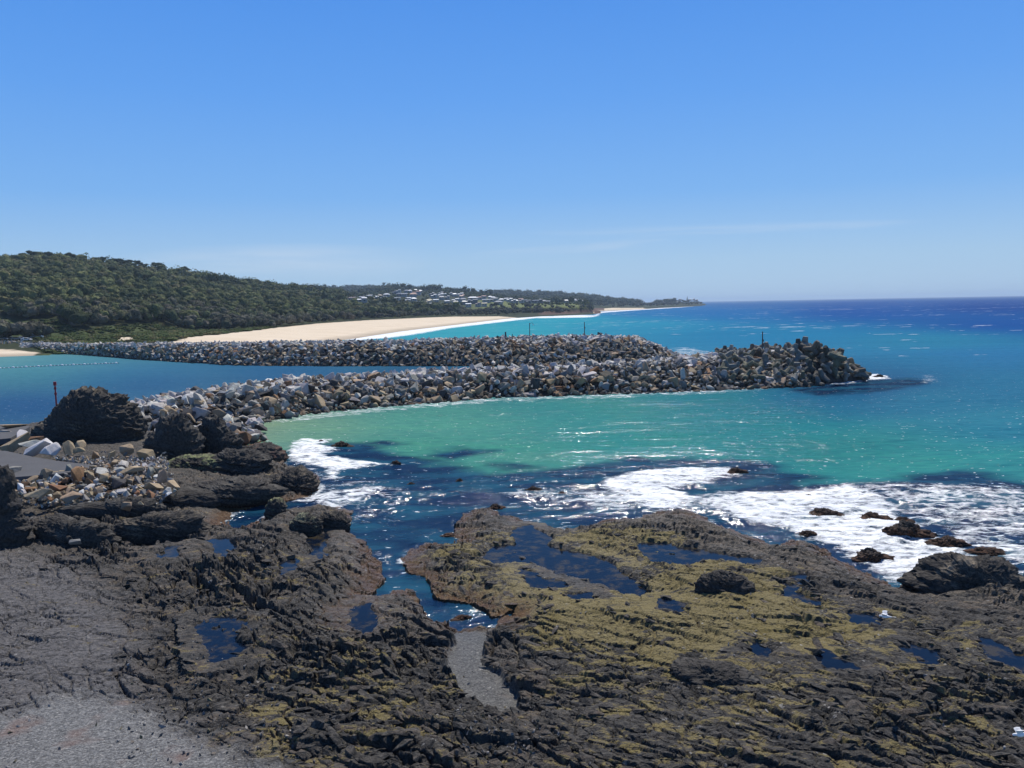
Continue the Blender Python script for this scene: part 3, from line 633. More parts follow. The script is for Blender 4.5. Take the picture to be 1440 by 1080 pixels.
def fill_breakwater(tab, seed, spacing, smin, smax, pale_share, xhi, tmax=1.3):
    rr = random.Random(seed); out = []
    xs = np.linspace(tab[0][0], min(tab[-1][0], xhi), 400); P = np.array([bw_point(tab, x, 0.5) for x in xs]); seg = np.hypot(*np.diff(P[:, :2], axis=0).T); S = np.concatenate([[0], np.cumsum(seg)])
    s_ = 0
    while s_ < S[-1]:
        x = np.interp(s_, S, xs); wdt = np.hypot(*(bw_point(tab, x, 1.0) - bw_point(tab, x, 0))[:2]); zc = plin(tab, x)[2]
        nrow = max(3, int(math.hypot(wdt, zc * 0.6) / spacing)); 
        for k in range(int(nrow * tmax) + 1):
            t = (k + rr.uniform(-0.4, 0.4)) / nrow
            if t < -0.05 or t > tmax: continue
            sz = rr.uniform(smin, smax) * (1.25 if rr.random() < 0.18 else 1.0)
            if t < 0.12: sz *= 0.85
            p = bw_point(tab, x + rr.uniform(-0.5, 0.5), max(t, 0)); p[:2] += np.array([rr.uniform(-.5, .5), rr.uniform(-.5, .5)]) * spacing * 0.7
            p[2] += rr.uniform(-0.62, -0.10) * sz
            p[2] = max(p[2], 0.05)
            out.append((p, t, sz, pick_col(rr, t, pale_share), rr.randrange(22), (rr.gauss(0, 0.45), rr.gauss(0, 0.45), rr.uniform(0, 6.3)) if rr.random() < 0.7 else (rr.uniform(0, 6.3), rr.uniform(0, 6.3), rr.uniform(0, 6.3)), (rr.uniform(.9, 1.3), rr.uniform(.8, 1.1), rr.uniform(.7, 1.0)), x))
        s_ += spacing * rr.uniform(0.75, 1.0)
    return out
def jcol(name, rr, a=0.22):
    c = BCOL[name]; k = 1 + rr.uniform(-a, a); return tuple(min(1, q * k * (1 + rr.uniform(-0.04, 0.04))) for q in c)
def seg_name(x):
    for a, b in ((300, 'landward end'), (400, 'where the cove begins'), (520, 'landward third'), (640, 'left of middle'), (760, 'below the lamp pole'), (880, 'right of middle'), (980, 'beyond the far breakwater tip'), (1500, 'by the armour units')):
        if x < a: return b
def row_name(t):
    return 'at the waterline' if t < 0.16 else 'low on the slope' if t < 0.36 else 'high on the slope' if t < 0.62 else 'on the crest'

near = fill_breakwater(NEAR, 5, 1.12, 0.9, 2.4, 0.8, 1130)
def appsize(q):
    p, t, sz = q[0], q[1], q[2]
    if t > 1.02: return 0
    return sz / np.hypot(p[0], p[1])
order = sorted(range(len(near)), key=lambda i: -appsize(near[i]))
# the 300 biggest in view are separate boulders, spread over the whole length
bins = {}
for i in order:
    bins.setdefault(int((near[i][7] - 185) / 68), []).append(i)
chosen = set()
while len(chosen) < 300 and any(bins.values()):
    for b in sorted(bins):
        if bins[b] and len(chosen) < 300: chosen.add(bins[b].pop(0))
rr = random.Random(77); bat = Batch()
for i, (p, t, sz, cn_, k, e, s3, x) in enumerate(near):
    c = jcol(cn_, rr)
    if i in chosen:
        sz *= 1.12
        o = bpy.data.objects.new('boulder', PROTO[k]); COL.objects.link(o); o.location = p; o.rotation_euler = e; o.scale = tuple(sz * q for q in s3); o.color = (*c, 1)
        sw = 'large ' if sz > 2.35 else 'medium '
        tag(o, '%s%s boulder %s of near breakwater, %s' % (sw, cn_, row_name(t), seg_name(x)), 'boulder', 'armour boulders of the near breakwater')
    else:
        bat.add(AHI[k], p, rot_m(*e), [sz * q for q in s3], c)
        if rr.random() < 0.5:
            q = p + np.array([rr.uniform(-1, 1), rr.uniform(-1, 0.4), rr.uniform(0.0, 0.5)]); bat.add(ALO[rr.randrange(14)], q, rot_m(*e), [rr.uniform(0.4, 0.9)] * 3, jcol(rr.choice(['tan', 'grey', 'pale grey']), rr))
tag(bat.build('breakwater_stones', M_BATTR), 'smaller broken stones packed between the big boulders of the near breakwater', 'stones', None, 'stuff')
bat = Batch()
for k in range(230):
    px, py = rr.uniform(195, 372), rr.uniform(578, 622)
    if py > 622 - (px - 195) * 0.03 or px > 372 - (625 - py) * 0.1: continue
    sz = rr.uniform(0.9, 2.1); d = G(px, py, 0.9); bat.add(AHI[rr.randrange(22)], (d[0], d[1], rr.uniform(0.2, 1.1)), rot_m(rr.gauss(0, .5), rr.gauss(0, .5), rr.uniform(0, 6)), (sz * 1.15, sz, sz * .85), jcol(pick_col(rr, rr.uniform(.2, .6), .8), rr))
tag(bat.build('shore_stones', M_BATTR), 'heaped stones where the near breakwater meets the black outcrops', 'stones', None, 'stuff')
bat = Batch(); farl = fill_breakwater(FAR, 9, 1.25, 1.15, 2.1, 0.9, 960, 1.25)
for (p, t, sz, cn_, k, e, s3, x) in farl:
    c = jcol(cn_ if x > 350 or cn_ != 'dark grey' else 'pale grey', rr)
    bat.add(ALO[k % 14], p, rot_m(*e), [sz * q for q in s3], c)
tag(bat.build('far_breakwater_stones', M_BATTR), 'heaped grey stones of the long far breakwater across the channel', 'stones', None, 'stuff')
print('near', len(near), 'far', len(farl))

# ------------------------------------------------------------------ concrete armour units at the breakwater head
def mat_concrete():
    s = NM('weathered_concrete'); p = s.pos(); z = s.sepz(p); n1 = s.noise(p, 1.5, 5, 0.65); n2 = s.noise(p, 6, 3, 0.6)
    base = s.n('ShaderNodeObjectInfo').outputs['Color']
    c = s.mix(s.mr(n1, 0.35, 0.7), base, s.mix(1.0, base, (0.5, 0.48, 0.40), 'MULTIPLY')); c = s.mix(s.mr(n2, 0.5, 0.8, 0, 0.5), c, s.mix(1.0, base, (1.4, 1.4, 1.3), 'MULTIPLY'))
    wet = s.mr(s.math('ADD', z, s.math('MULTIPLY', n1, 1.2)), 0.7, 1.5, 1, 0)
    c = s.mix(s.math('MULTIPLY', wet, 0.8), c, (0.040, 0.030, 0.022))
    return s.fin(c, 0.85, s.bump(n2, 0.3, 0.06), 0.25)
M_CONC = mat_concrete()
def armour_unit():
    """three stout tapered legs spread from a hub with an upright stub, legs octagonal"""
    bm = bmesh.new()
    def leg(d, l, ra, rb):
        d = Vector(d).normalized(); q = Vector((0, 0, 1)).rotation_difference(d).to_matrix()
        rings = []
        for k, (t, r_) in enumerate(((-0.05, ra * 1.05), (l * 0.25, ra), (l * 0.93, rb), (l, rb * 0.82))):
            rings.append([bm.verts.new(q @ Vector((r_ * math.cos(a * math.pi / 4 + 0.39), r_ * math.sin(a * math.pi / 4 + 0.39), t))) for a in range(8)])
        for a, b in zip(rings, rings[1:]):
            for i in range(8): bm.faces.new((a[i], a[(i + 1) % 8], b[(i + 1) % 8], b[i]))
        bm.faces.new(rings[-1]); bm.faces.new(list(reversed(rings[0])))
    for k in range(3):
        a = k * 2 * math.pi / 3; leg((math.cos(a), math.sin(a), -0.34), 1.55, 0.52, 0.36)
    leg((0, 0, 1), 1.15, 0.52, 0.38)
    bmesh.ops.recalc_face_normals(bm, faces=bm.faces[:])
    me = bpy.data.meshes.new('concrete_armour_unit'); bm.to_mesh(me); bm.free(); me.materials.append(M_CONC); return me
MEU = armour_unit(); rr = random.Random(31)
units = []
for k in range(620):
    x = rr.uniform(1010, 1219); t = rr.uniform(0.0, 1.05) if x > 1110 else rr.choice([rr.uniform(0.1, 0.65), rr.uniform(0.85, 1.0)])
    p = bw_point(NEAR, x, t); p[2] = max(p[2] + rr.uniform(-0.7, 0.7) * (1 if x > 1090 else 0.7), 0.15)
    if any(np.linalg.norm(p - q[0]) < 1.75 for q in units): continue
    units.append((p, x, t, rr.uniform(0.85, 1.12), (rr.uniform(0, 6.3), rr.uniform(-1.1, 1.1) if t > 0.5 else rr.uniform(0, 6.3), rr.uniform(0, 6.3))))
for px_, py_, zz, e, s_ in ((1131, 484, 7.0, (0.12, 0.1, 0.3), 1.35), (1123, 486, 6.8, (-0.1, 0.2, 1.2), 1.2), (1143, 491, 6.2, (2.6, 0.4, 1.0), 1.25), (1153, 492, 6.0, (1.6, 0.2, 0.4), 1.25), (1117, 492, 6.2, (0.2, -0.2, 2.0), 1.1), (1028, 492, 5.8, (0.1, 0.1, 0.5), 0.95), (1058, 491, 5.9, (-0.1, 0.1, 0.9), 0.95), (1019, 493, 5.7, (0.15, 0.0, 2.5), 0.9), (1178, 503, 5.0, (0.5, 0.9, 1.4), 1.25), (1163, 497, 5.5, (1.1, 0.4, 2.2), 1.25), (1210, 525, 1.6, (0.1, 0.1, 1.4), 1.1), (1216, 530, 0.6, (0.1, 0.2, 0.4), 1.0)):
    units.append((G(px_, py_, zz), px_, 1.0, s_, e))
UC = [('olive grey', (0.17, 0.165, 0.12)), ('grey', (0.20, 0.20, 0.19)), ('brownish', (0.17, 0.14, 0.11)), ('dark', (0.09, 0.088, 0.08)), ('pale', (0.30, 0.29, 0.26))]
for j, (p, x, t, s_, e) in enumerate(units):
    nm_, c = UC[rr.choices(range(5), [5, 4, 3, 3, 2])[0]]
    o = bpy.data.objects.new('concrete_armour_unit', MEU); COL.objects.link(o); o.location = p; o.rotation_euler = e; o.scale = (s_,) * 3
    k = rr.uniform(0.85, 1.15); o.color = (c[0] * k, c[1] * k, c[2] * k, 1)
    where = 'beside the light pole' if x < 1095 else 'at the high middle of the breakwater head' if x < 1150 else 'on the falling outer end of the breakwater' if x < 1200 else 'at the very tip of the breakwater'
    tag(o, '%s armour unit %s, %s' % (nm_, row_name(t), where), 'armour unit', 'concrete armour units on the breakwater head')

# ------------------------------------------------------------------ rock outcrops
def mat_outcrop():
    s = NM('black_outcrop_rock'); p = s.pos(); z = s.sepz(p); geo = s.n('ShaderNodeNewGeometry'); nz = s.sepz(geo.outputs['Normal'])
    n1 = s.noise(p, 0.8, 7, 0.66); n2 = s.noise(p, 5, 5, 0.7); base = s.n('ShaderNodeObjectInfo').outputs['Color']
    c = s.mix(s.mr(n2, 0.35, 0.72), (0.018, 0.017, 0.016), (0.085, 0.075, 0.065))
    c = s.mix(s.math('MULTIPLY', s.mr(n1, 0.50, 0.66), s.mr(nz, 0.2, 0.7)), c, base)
    kf = s.mr(s.math('ADD', z, s.math('MULTIPLY', s.math('SUBTRACT', n2, 0.5), 0.9)), 0.15, 0.7, 0.85, 0)
    c = s.mix(kf, c, s.mix(s.mr(n2, 0.4, 0.65), (0.02, 0.012, 0.008), (0.13, 0.055, 0.025)))
    return s.fin(c, 0.9, s.bump(s.math('ADD', n1, s.math('MULTIPLY', n2, 0.4)), 0.7, 0.22), 0.25)
M_OUT = mat_outcrop()
def outcrop(name, px, py, zb, lobes, label, cat, rough=0.22, sub=5, col=(0.10, 0.085, 0.06), group=None, seed=1, rz=0.0, freq=0.35):
    """star-shaped mass: the union of ellipsoid lobes (cx, cy, cz, rx, ry, rz) about its base point, broken up with ridged noise"""
    bm = bmesh.new(); bmesh.ops.create_icosphere(bm, subdivisions=sub, radius=1); D = np.array([v.co[:] for v in bm.verts]); Fc = np.array([[v.index for v in f.verts] for f in bm.faces]); bm.free()
    # warp directions so the lobes look angular
    rad = np.zeros(len(D))
    for cx, cy, cz, rx, ry, rz_ in lobes:
        c = np.array([cx, cy, cz]); S = 1 / np.array([rx, ry, rz_]); d = D * S; o_ = -c * S
        A = (d * d).sum(1); B = (d * o_).sum(1); C_ = (o_ * o_).sum() - 1; disc = B * B - A * C_
        t = np.where(disc > 0, (-B + np.sqrt(np.maximum(disc, 0))) / A, 0); rad = np.maximum(rad, t)
    V = D * rad[:, None]; sz = np.abs(V).max()
    q = V + seed * 13.7
    f = freq * 8 / max(sz, 1.0) if sz < 3 else freq * 2.2
    n = fbm3(q[:, 0] * f, q[:, 1] * f, q[:, 2] * f * 1.5, 5, seed, 0.58); rdg = 1 - 2 * np.abs(fbm3(q[:, 0] * f * 1.3, q[:, 1] * f * 1.3, q[:, 2] * f * 2.2, 5, seed + 40, 0.62))
    blk = np.round(fbm3(q[:, 0] * f * 0.9 + 9, q[:, 1] * f * 0.9, q[:, 2] * f * 1.8, 3, seed + 60) * 4) / 4
    V = V * (1 + rough * (0.9 * n + 0.6 * (rdg - 0.5) + 0.7 * blk))[:, None]
    # worn beds: ledges stand proud and soft layers are eaten back
    tl = V[:, 2] + 0.22 * V[:, 0] + 0.25 * fbm3(V[:, 0] * 0.5, V[:, 1] * 0.5, V[:, 2] * 0.5, 2, seed + 80); bk = 5.5 if sz > 2.2 else 9.0
    lay = vnoise3(tl * bk, tl * 0 + seed, tl * 0, seed + 90); lay = np.sign(lay) * np.abs(lay) ** 0.6
    amp_ = 0.11 * min(1, sz / 3); nr_ = np.hypot(V[:, 0], V[:, 1]) + 1e-6; V[:, :2] *= (1 + amp_ * lay / nr_ * 1.3)[:, None]
    fine = fbm3(q[:, 0] * 3.5, q[:, 1] * 3.5, q[:, 2] * 5, 4, seed + 95, 0.65); V += D * (fine * 0.20 * min(1, sz / 2.5))[:, None]
    me = mesh_np(name, V, Fc, M_OUT, False)
    o = link(bpy.data.objects.new(name, me)); b = G(px, py, zb); o.location = b; o.rotation_euler = (0, 0, rz); o.color = (*col, 1)
    tag(o, label, cat, group); return o
GRN = (0.20, 0.20, 0.10); GRY = (0.11, 0.10, 0.085); TN = (0.20, 0.16, 0.11)
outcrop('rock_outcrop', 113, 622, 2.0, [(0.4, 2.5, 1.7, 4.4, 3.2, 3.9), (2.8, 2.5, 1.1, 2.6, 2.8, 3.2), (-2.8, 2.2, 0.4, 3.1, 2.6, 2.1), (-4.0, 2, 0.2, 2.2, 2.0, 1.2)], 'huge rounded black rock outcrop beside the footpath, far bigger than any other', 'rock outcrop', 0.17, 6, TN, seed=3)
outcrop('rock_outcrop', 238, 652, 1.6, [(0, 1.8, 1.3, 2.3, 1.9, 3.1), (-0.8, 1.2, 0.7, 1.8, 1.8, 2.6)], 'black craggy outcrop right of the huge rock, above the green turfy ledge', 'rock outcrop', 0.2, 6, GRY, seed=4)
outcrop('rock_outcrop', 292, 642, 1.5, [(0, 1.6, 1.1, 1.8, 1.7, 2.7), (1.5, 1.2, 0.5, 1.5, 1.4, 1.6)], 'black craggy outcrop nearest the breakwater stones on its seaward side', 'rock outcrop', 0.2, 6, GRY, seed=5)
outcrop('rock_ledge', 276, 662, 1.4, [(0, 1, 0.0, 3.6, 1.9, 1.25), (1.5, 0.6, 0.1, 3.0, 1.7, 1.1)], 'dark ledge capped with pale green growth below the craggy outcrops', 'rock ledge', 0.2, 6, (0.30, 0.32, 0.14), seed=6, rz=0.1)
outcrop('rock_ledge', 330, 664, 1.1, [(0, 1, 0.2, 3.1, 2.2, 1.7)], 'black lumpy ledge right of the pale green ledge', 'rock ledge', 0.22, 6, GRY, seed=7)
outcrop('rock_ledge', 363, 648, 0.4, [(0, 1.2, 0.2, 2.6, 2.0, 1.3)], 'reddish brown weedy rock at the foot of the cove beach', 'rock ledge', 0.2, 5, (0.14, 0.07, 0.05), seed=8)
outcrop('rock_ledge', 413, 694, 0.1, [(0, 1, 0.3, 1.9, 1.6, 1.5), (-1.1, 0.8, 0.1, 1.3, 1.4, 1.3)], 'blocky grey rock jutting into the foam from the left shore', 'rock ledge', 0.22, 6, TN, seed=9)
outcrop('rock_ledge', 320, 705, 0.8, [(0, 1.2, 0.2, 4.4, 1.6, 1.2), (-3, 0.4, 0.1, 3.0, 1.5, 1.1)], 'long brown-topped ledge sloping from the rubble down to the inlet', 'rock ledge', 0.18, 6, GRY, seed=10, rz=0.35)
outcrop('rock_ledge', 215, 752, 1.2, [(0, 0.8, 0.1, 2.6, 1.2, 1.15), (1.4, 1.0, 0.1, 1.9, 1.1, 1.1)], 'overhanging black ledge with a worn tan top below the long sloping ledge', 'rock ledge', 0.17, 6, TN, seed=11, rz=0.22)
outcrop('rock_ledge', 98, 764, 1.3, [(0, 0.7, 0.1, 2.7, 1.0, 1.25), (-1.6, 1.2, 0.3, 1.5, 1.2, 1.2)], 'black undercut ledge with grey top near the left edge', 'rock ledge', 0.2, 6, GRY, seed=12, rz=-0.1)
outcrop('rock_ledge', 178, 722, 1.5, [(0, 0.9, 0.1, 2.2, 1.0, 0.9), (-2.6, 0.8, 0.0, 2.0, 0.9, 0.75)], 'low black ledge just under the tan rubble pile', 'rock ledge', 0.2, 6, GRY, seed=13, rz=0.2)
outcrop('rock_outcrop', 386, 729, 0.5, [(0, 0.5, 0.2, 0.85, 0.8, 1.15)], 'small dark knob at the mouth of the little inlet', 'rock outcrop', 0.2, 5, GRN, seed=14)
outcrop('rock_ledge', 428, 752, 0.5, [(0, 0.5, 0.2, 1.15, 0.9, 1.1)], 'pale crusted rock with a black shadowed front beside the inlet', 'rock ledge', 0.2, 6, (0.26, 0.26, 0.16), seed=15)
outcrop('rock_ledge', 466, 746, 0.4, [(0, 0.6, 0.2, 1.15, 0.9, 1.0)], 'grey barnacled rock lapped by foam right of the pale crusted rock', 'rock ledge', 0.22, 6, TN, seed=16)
outcrop('rock_outcrop', -18, 772, 1.2, [(0.2, 0.8, 1.0, 1.6, 1.2, 4.2), (1.1, 0.4, 0.2, 1.5, 1.0, 2.2)], 'dark shadowed rock face cut off by the left edge', 'rock outcrop', 0.14, 6, (0.03, 0.03, 0.035), seed=17)  # shadow on this rock is put into its near-black colour
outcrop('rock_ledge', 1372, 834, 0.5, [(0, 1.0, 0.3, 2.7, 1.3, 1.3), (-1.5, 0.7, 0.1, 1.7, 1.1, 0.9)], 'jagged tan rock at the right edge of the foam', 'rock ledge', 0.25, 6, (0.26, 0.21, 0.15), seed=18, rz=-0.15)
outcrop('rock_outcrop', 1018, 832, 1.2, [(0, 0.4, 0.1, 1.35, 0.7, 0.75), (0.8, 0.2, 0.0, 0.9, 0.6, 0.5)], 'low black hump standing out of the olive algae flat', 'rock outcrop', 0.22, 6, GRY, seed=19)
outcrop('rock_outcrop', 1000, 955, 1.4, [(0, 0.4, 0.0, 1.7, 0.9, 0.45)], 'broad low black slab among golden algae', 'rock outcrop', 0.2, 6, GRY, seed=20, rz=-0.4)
# rocks awash
for i, (px, py, w, h, lb) in enumerate([(1035, 664, 30, 8, 'dark rock awash in the middle foam patch'), (1157, 724, 46, 11, 'flat dark rock islet at the left of the broad foam'), (1226, 728, 40, 9, 'long slanting dark rock in the foam'), (1270, 732, 26, 7, 'short rock just behind the tallest rock in the foam'),
        (1275, 749, 56, 17, 'tallest dark rock standing in the foam'), (1333, 764, 46, 10, 'rounded dark rock right of the tallest foam rock'), (1385, 776, 42, 8, 'thin dark rock farthest right in the foam'), (1224, 786, 54, 16, 'tan and black rock at the inner edge of the foam'), (1137, 700, 22, 7, 'small rock in the foam nearest the sandy water'), (1135, 752, 30, 9, 'low rock in foam near the platform edge'),
        (481, 627, 30, 7, 'dark rock awash off the left shore foam'), (452, 622, 14, 5, 'tiny dark rock left of the awash rock'), (556, 653, 18, 7, 'small brown rock breaking the dark water'), (646, 677, 16, 6, 'small pale rock breaking the dark water'), (578, 681, 11, 5, 'tiny dark rock in the middle of the dark water'), (750, 691, 28, 10, 'dark rock with foam left of the middle foam'),
        (697, 715, 30, 8, 'dark rock just off the platform corner'), (430, 643, 8, 4, 'tiny black rock inside the left foam'), (1236, 531, 16, 5, 'small black rock beyond the breakwater tip'), (632, 753, 30, 6, 'weedy brown rock at the channel mouth'), (650, 870, 34, 9, 'brown weed covered rock where the gravel ramp meets water'), (790, 694, 12, 5, 'tiny rock right of the dark foam rock')]):
    d = G(px, py, 0.1); k = np.hypot(d[0], d[1]) / F_PX
    hh = max(h * k * 0.9, 0.25); ww = w * k * 1.12; q1, q2, q3 = rng.uniform(-1, 1, 3)
    outcrop('sea_rock', px, py, 0.0, [(0, 0, -0.1, ww * 0.30, ww * 0.22, hh), (-ww * 0.20, q1 * ww * 0.12, -0.1, ww * 0.24, ww * 0.16, hh * 0.6), (ww * 0.22, q2 * ww * 0.14, -0.1, ww * 0.26, ww * 0.15, hh * (0.6 + 0.2 * q3))], lb, 'sea rock', 0.42, 5, (0.085, 0.07, 0.055), seed=30 + i, freq=0.5, group='rocks awash off the platform')

# ------------------------------------------------------------------ rubble pile, footpath
def mat_path():
    s = NM('asphalt'); p = s.pos(); n = s.noise(p, 40, 3, 0.7); n2 = s.noise(p, 0.6, 4)
    return s.fin(s.mix(s.mr(n2, 0.3, 0.7), s.mix(s.mr(n, 0.3, 0.7), (0.07, 0.07, 0.073), (0.13, 0.13, 0.135)), (0.085, 0.085, 0.09)), 0.9, s.bump(n, 0.3, 0.02), 0.2)
M_PATH = mat_path()
for pts in ([(-80, 633), (8, 634), (45, 642), (80, 648), (150, 656), (85, 666), (20, 671), (-80, 672)], [(-80, 600), (30, 596), (42, 600), (15, 616), (-80, 626)]):
    bm = bmesh.new(); f = bm.faces.new([bm.verts.new(tuple(G(a, b, 3.05))) for a, b in pts]); 
    r = bmesh.ops.extrude_face_region(bm, geom=[f]); 
    for v in r['geom']:
        if isinstance(v, bmesh.types.BMVert): v.co.z -= 0.6
    bmesh.ops.recalc_face_normals(bm, faces=bm.faces[:])
    tag(bm_obj('footpath', bm, M_PATH), kind='structure')
rr = random.Random(91)
def rock_thing(px, py, w, h, cn_, label, zb=2.95, k=None, e=None, group='rubble blocks beside the footpath', ss=None):
    d = G(px, py, zb); m = np.hypot(d[0], d[1]) / F_PX
    o = bpy.data.objects.new('rubble_block', PROTO[k if k is not None else rr.randrange(22)]); COL.objects.link(o)
    o.location = (d[0], d[1], zb + h * m * 0.30); o.rotation_euler = e or (rr.uniform(-.5, .5), rr.uniform(-.5, .5), rr.uniform(0, 6.3)); o.scale = (w * m * 0.94, w * m * 0.78, h * m * 1.35); o.color = (*jcol(cn_, rr, 0.12), 1)
    tag(o, label, 'rock', group); return o
HAND = [(22, 630, 34, 22, 'tan', 'tan block with a shaded blue-grey face at the footpath edge'), (44, 634, 28, 22, 'pale grey', 'grey block wedged behind the two white boulders'), (53, 638, 34, 23, 'white', 'left one of two big white boulders on the footpath edge'), (72, 641, 24, 22, 'white', 'right one of two big white boulders on the footpath edge'),
        (32, 617, 26, 12, 'white', 'pale slab leaning at the foot of the huge black rock'), (52, 622, 22, 10, 'rusty orange', 'orange brown rock behind the white boulders'), (98, 638, 22, 20, 'tan', 'cream block right of the white boulders'), (112, 641, 18, 15, 'tan', 'cream block leaning on its twin right of the white boulders'), (114, 630, 16, 14, 'tan', 'small tilted cream rock under the huge black rock'),
        (134, 645, 22, 12, 'tan', 'brown tan rock under the middle of the huge black rock'), (157, 644, 20, 12, 'tan', 'sandy rock in the row below the huge black rock'), (177, 638, 22, 16, 'tan', 'pointed sandy rock in the row below the huge black rock'), (206, 645, 30, 15, 'tan', 'broad grey tan rock nearest the black craggy outcrop'),
        (108, 675, 30, 24, 'rusty orange', 'reddish block with a deep black shaded side in the pile'), (22, 668, 28, 14, 'grey', 'grey slab at the left end of the pile under the path'), (127, 675, 18, 14, 'tan', 'orange topped rock right of the reddish block'), (145, 668, 28, 12, 'pale grey', 'pale blue-grey flat rock high in the pile'), (185, 668, 36, 14, 'tan', 'long brown tan slab on the right of the pile'),
        (210, 670, 22, 18, 'grey', 'upright grey block on the right of the pile'), (228, 680, 14, 24, 'tan', 'thin upright tan slab at the right end of the pile'), (217, 690, 34, 12, 'tan', 'long tan slab sloping down at the right end of the pile'), (245, 686, 24, 14, 'tan', 'rough tan rock at the far right of the pile'), (212, 700, 20, 10, 'rusty orange', 'orange flat rock at the bottom right of the pile'),
        (161, 686, 30, 20, 'dark grey', 'dark charcoal block in the middle of the pile'), (55, 703, 34, 22, 'tan', 'big tan block at the bottom left of the pile'), (100, 702, 26, 12, 'tan', 'cream block with a black notch at the bottom of the pile'), (82, 690, 30, 12, 'rusty orange', 'layered red brown rock low in the pile'), (180, 716, 26, 12, 'tan', 'cream slab lying on the black ledge below the pile'), (199, 710, 14, 8, 'tan', 'small cream rock beside the slab on the black ledge'), (236, 697, 12, 6, 'white', 'small whitish rock by the orange flat rock'), (20, 602, 30, 9, 'tan', 'pale tan rock by the channel left of the huge black rock'), (8, 608, 14, 5, 'pale grey', 'small pale rock by the channel at the left edge'), (106, 766, 13, 12, 'grey', 'grey rock set in the black undercut ledge')]
for a in HAND:
    zb = 2.95 if a[1] < 660 else 2.95 - (a[1] - 660) * 0.022
    if a[1] > 700: zb = 2.25
    if a[1] > 750: zb = 1.9
    rock_thing(*a, zb=zb, **(dict(k=2, e=(0.2, 0.1, 0.3)) if a[1] > 750 else {}))
PILE = [(0, 672), (30, 672), (90, 664), (150, 656), (215, 655), (235, 668), (250, 690), (215, 705), (160, 700), (120, 706), (80, 712), (30, 700), (10, 690)]
PW = np.array(PILE, float); got = []; tries = 0
while len(got) < 150 and tries < 6000:
    tries += 1; px, py = rr.uniform(0, 255), rr.uniform(654, 712)
    if sdf(np.array([px]), np.array([py]), PW)[0] < 1: continue
    if any(abs(px - a[0]) < (a[2]) * 0.42 and abs(py - a[1]) < a[3] * 0.42 for a in HAND): continue
    w = rr.uniform(8, 20)
    if any(math.hypot(px - a, (py - b) * 1.6) < (w + c) * 0.30 for a, b, c in got): continue
    got.append((px, py, w))
    cn_ = rr.choices(['tan', 'grey', 'pale grey', 'rusty orange', 'white'], [6, 2, 3, 1.3, 0.7])[0]
    hz = 'left' if px < 85 else 'middle' if px < 165 else 'right'; vz = 'top' if py < 672 else 'body' if py < 692 else 'bottom edge'
    rock_thing(px, py, w, w * rr.uniform(0.5, 0.8), cn_, '%s %s rock in the %s of the rubble pile, %s part' % ('small' if w < 14 else 'medium', cn_, vz, hz), zb=2.95 - max(0, py - 660) * 0.022)
# pale pebbles and chips between the blocks
bat = Batch(); ZP = PW
for k in range(2600):
    if k < 1500: px, py = rr.uniform(70, 235), rr.gauss(655, 6)
    else: px, py = rr.uniform(0, 250), rr.uniform(625, 715)
    if k >= 1500 and sdf(np.array([px]), np.array([py]), ZP)[0] < -6: continue
    zb = 3.0 - max(0, py - 660) * 0.022; d = G(px, py, zb); s_ = rr.uniform(0.1, 0.42)
    if px < 140 and 634 < py < 668 and sdf(np.array([px]), np.array([py]), np.array([(-80, 633), (8, 634), (45, 642), (80, 648), (150, 656), (85, 666), (20, 671), (-80, 672)], float))[0] > 0: continue
    bat.add(ALO[rr.randrange(14)], (d[0], d[1], zb + s_ * 0.15), rot_m(rr.uniform(0, 6), rr.uniform(0, 6), rr.uniform(0, 6)), (s_ * 1.3, s_, s_ * 0.8), jcol(rr.choices(['grey', 'pale grey', 'tan'], [3, 4, 5])[0], rr))
tag(bat.build('pebbles', M_BATTR), 'pale broken pebbles spilled between the rubble and the footpath', 'pebbles', None, 'stuff')
# angular blocks still bedded in the broken platform
r_ = np.random.default_rng(61); px = r_.uniform(-60, 1520, 9000); py = r_.uniform(742, 1120, 9000)
W_ = np.array([G(a, b, 1.3) for a, b in zip(px, py)]); zz, dd_, g1, g2, lf, pl_, _, _ = rocky_height(W_[:, 0], W_[:, 1])
zs = np.array([rocky_height(W_[:, 0] + o_[0], W_[:, 1] + o_[1])[0] for o_ in ((0.5, 0), (-0.5, 0), (0, 0.5), (0, -0.5))]); rg_ = zs.max(0) - zs.min(0)
ok = (dd_ > 0.4) & (g1 < 0.1) & (g2 < 0.05) & (rg_ > 0.22) & (zz > 0.3) & (r_.random(9000) > 0.5 * lf)
bb_ = Batch(); nb = 0
for x, y, z in zip(W_[ok][:, 0], W_[ok][:, 1], zz[ok]):
    s_ = 0.16 + 0.55 * r_.random() ** 2.2; nb += 1
    bb_.add(AHI[r_.integers(0, 22)], (x, y, z - s_ * 0.05), rot_m(r_.normal(0, .22) + 0.2, r_.normal(0, .22), R(-38) + r_.normal(0, .5)), (s_ * r_.uniform(1.0, 1.9), s_ * r_.uniform(.6, 1.0), s_ * r_.uniform(.35, .75)), (0.05, 0.045, 0.04))
o = bb_.build('bedded_blocks', M_PLAT); tag(o, 'angular dark blocks bedded in the broken surface of the rock platform', 'stones', None, 'stuff'); print('bedded', nb)
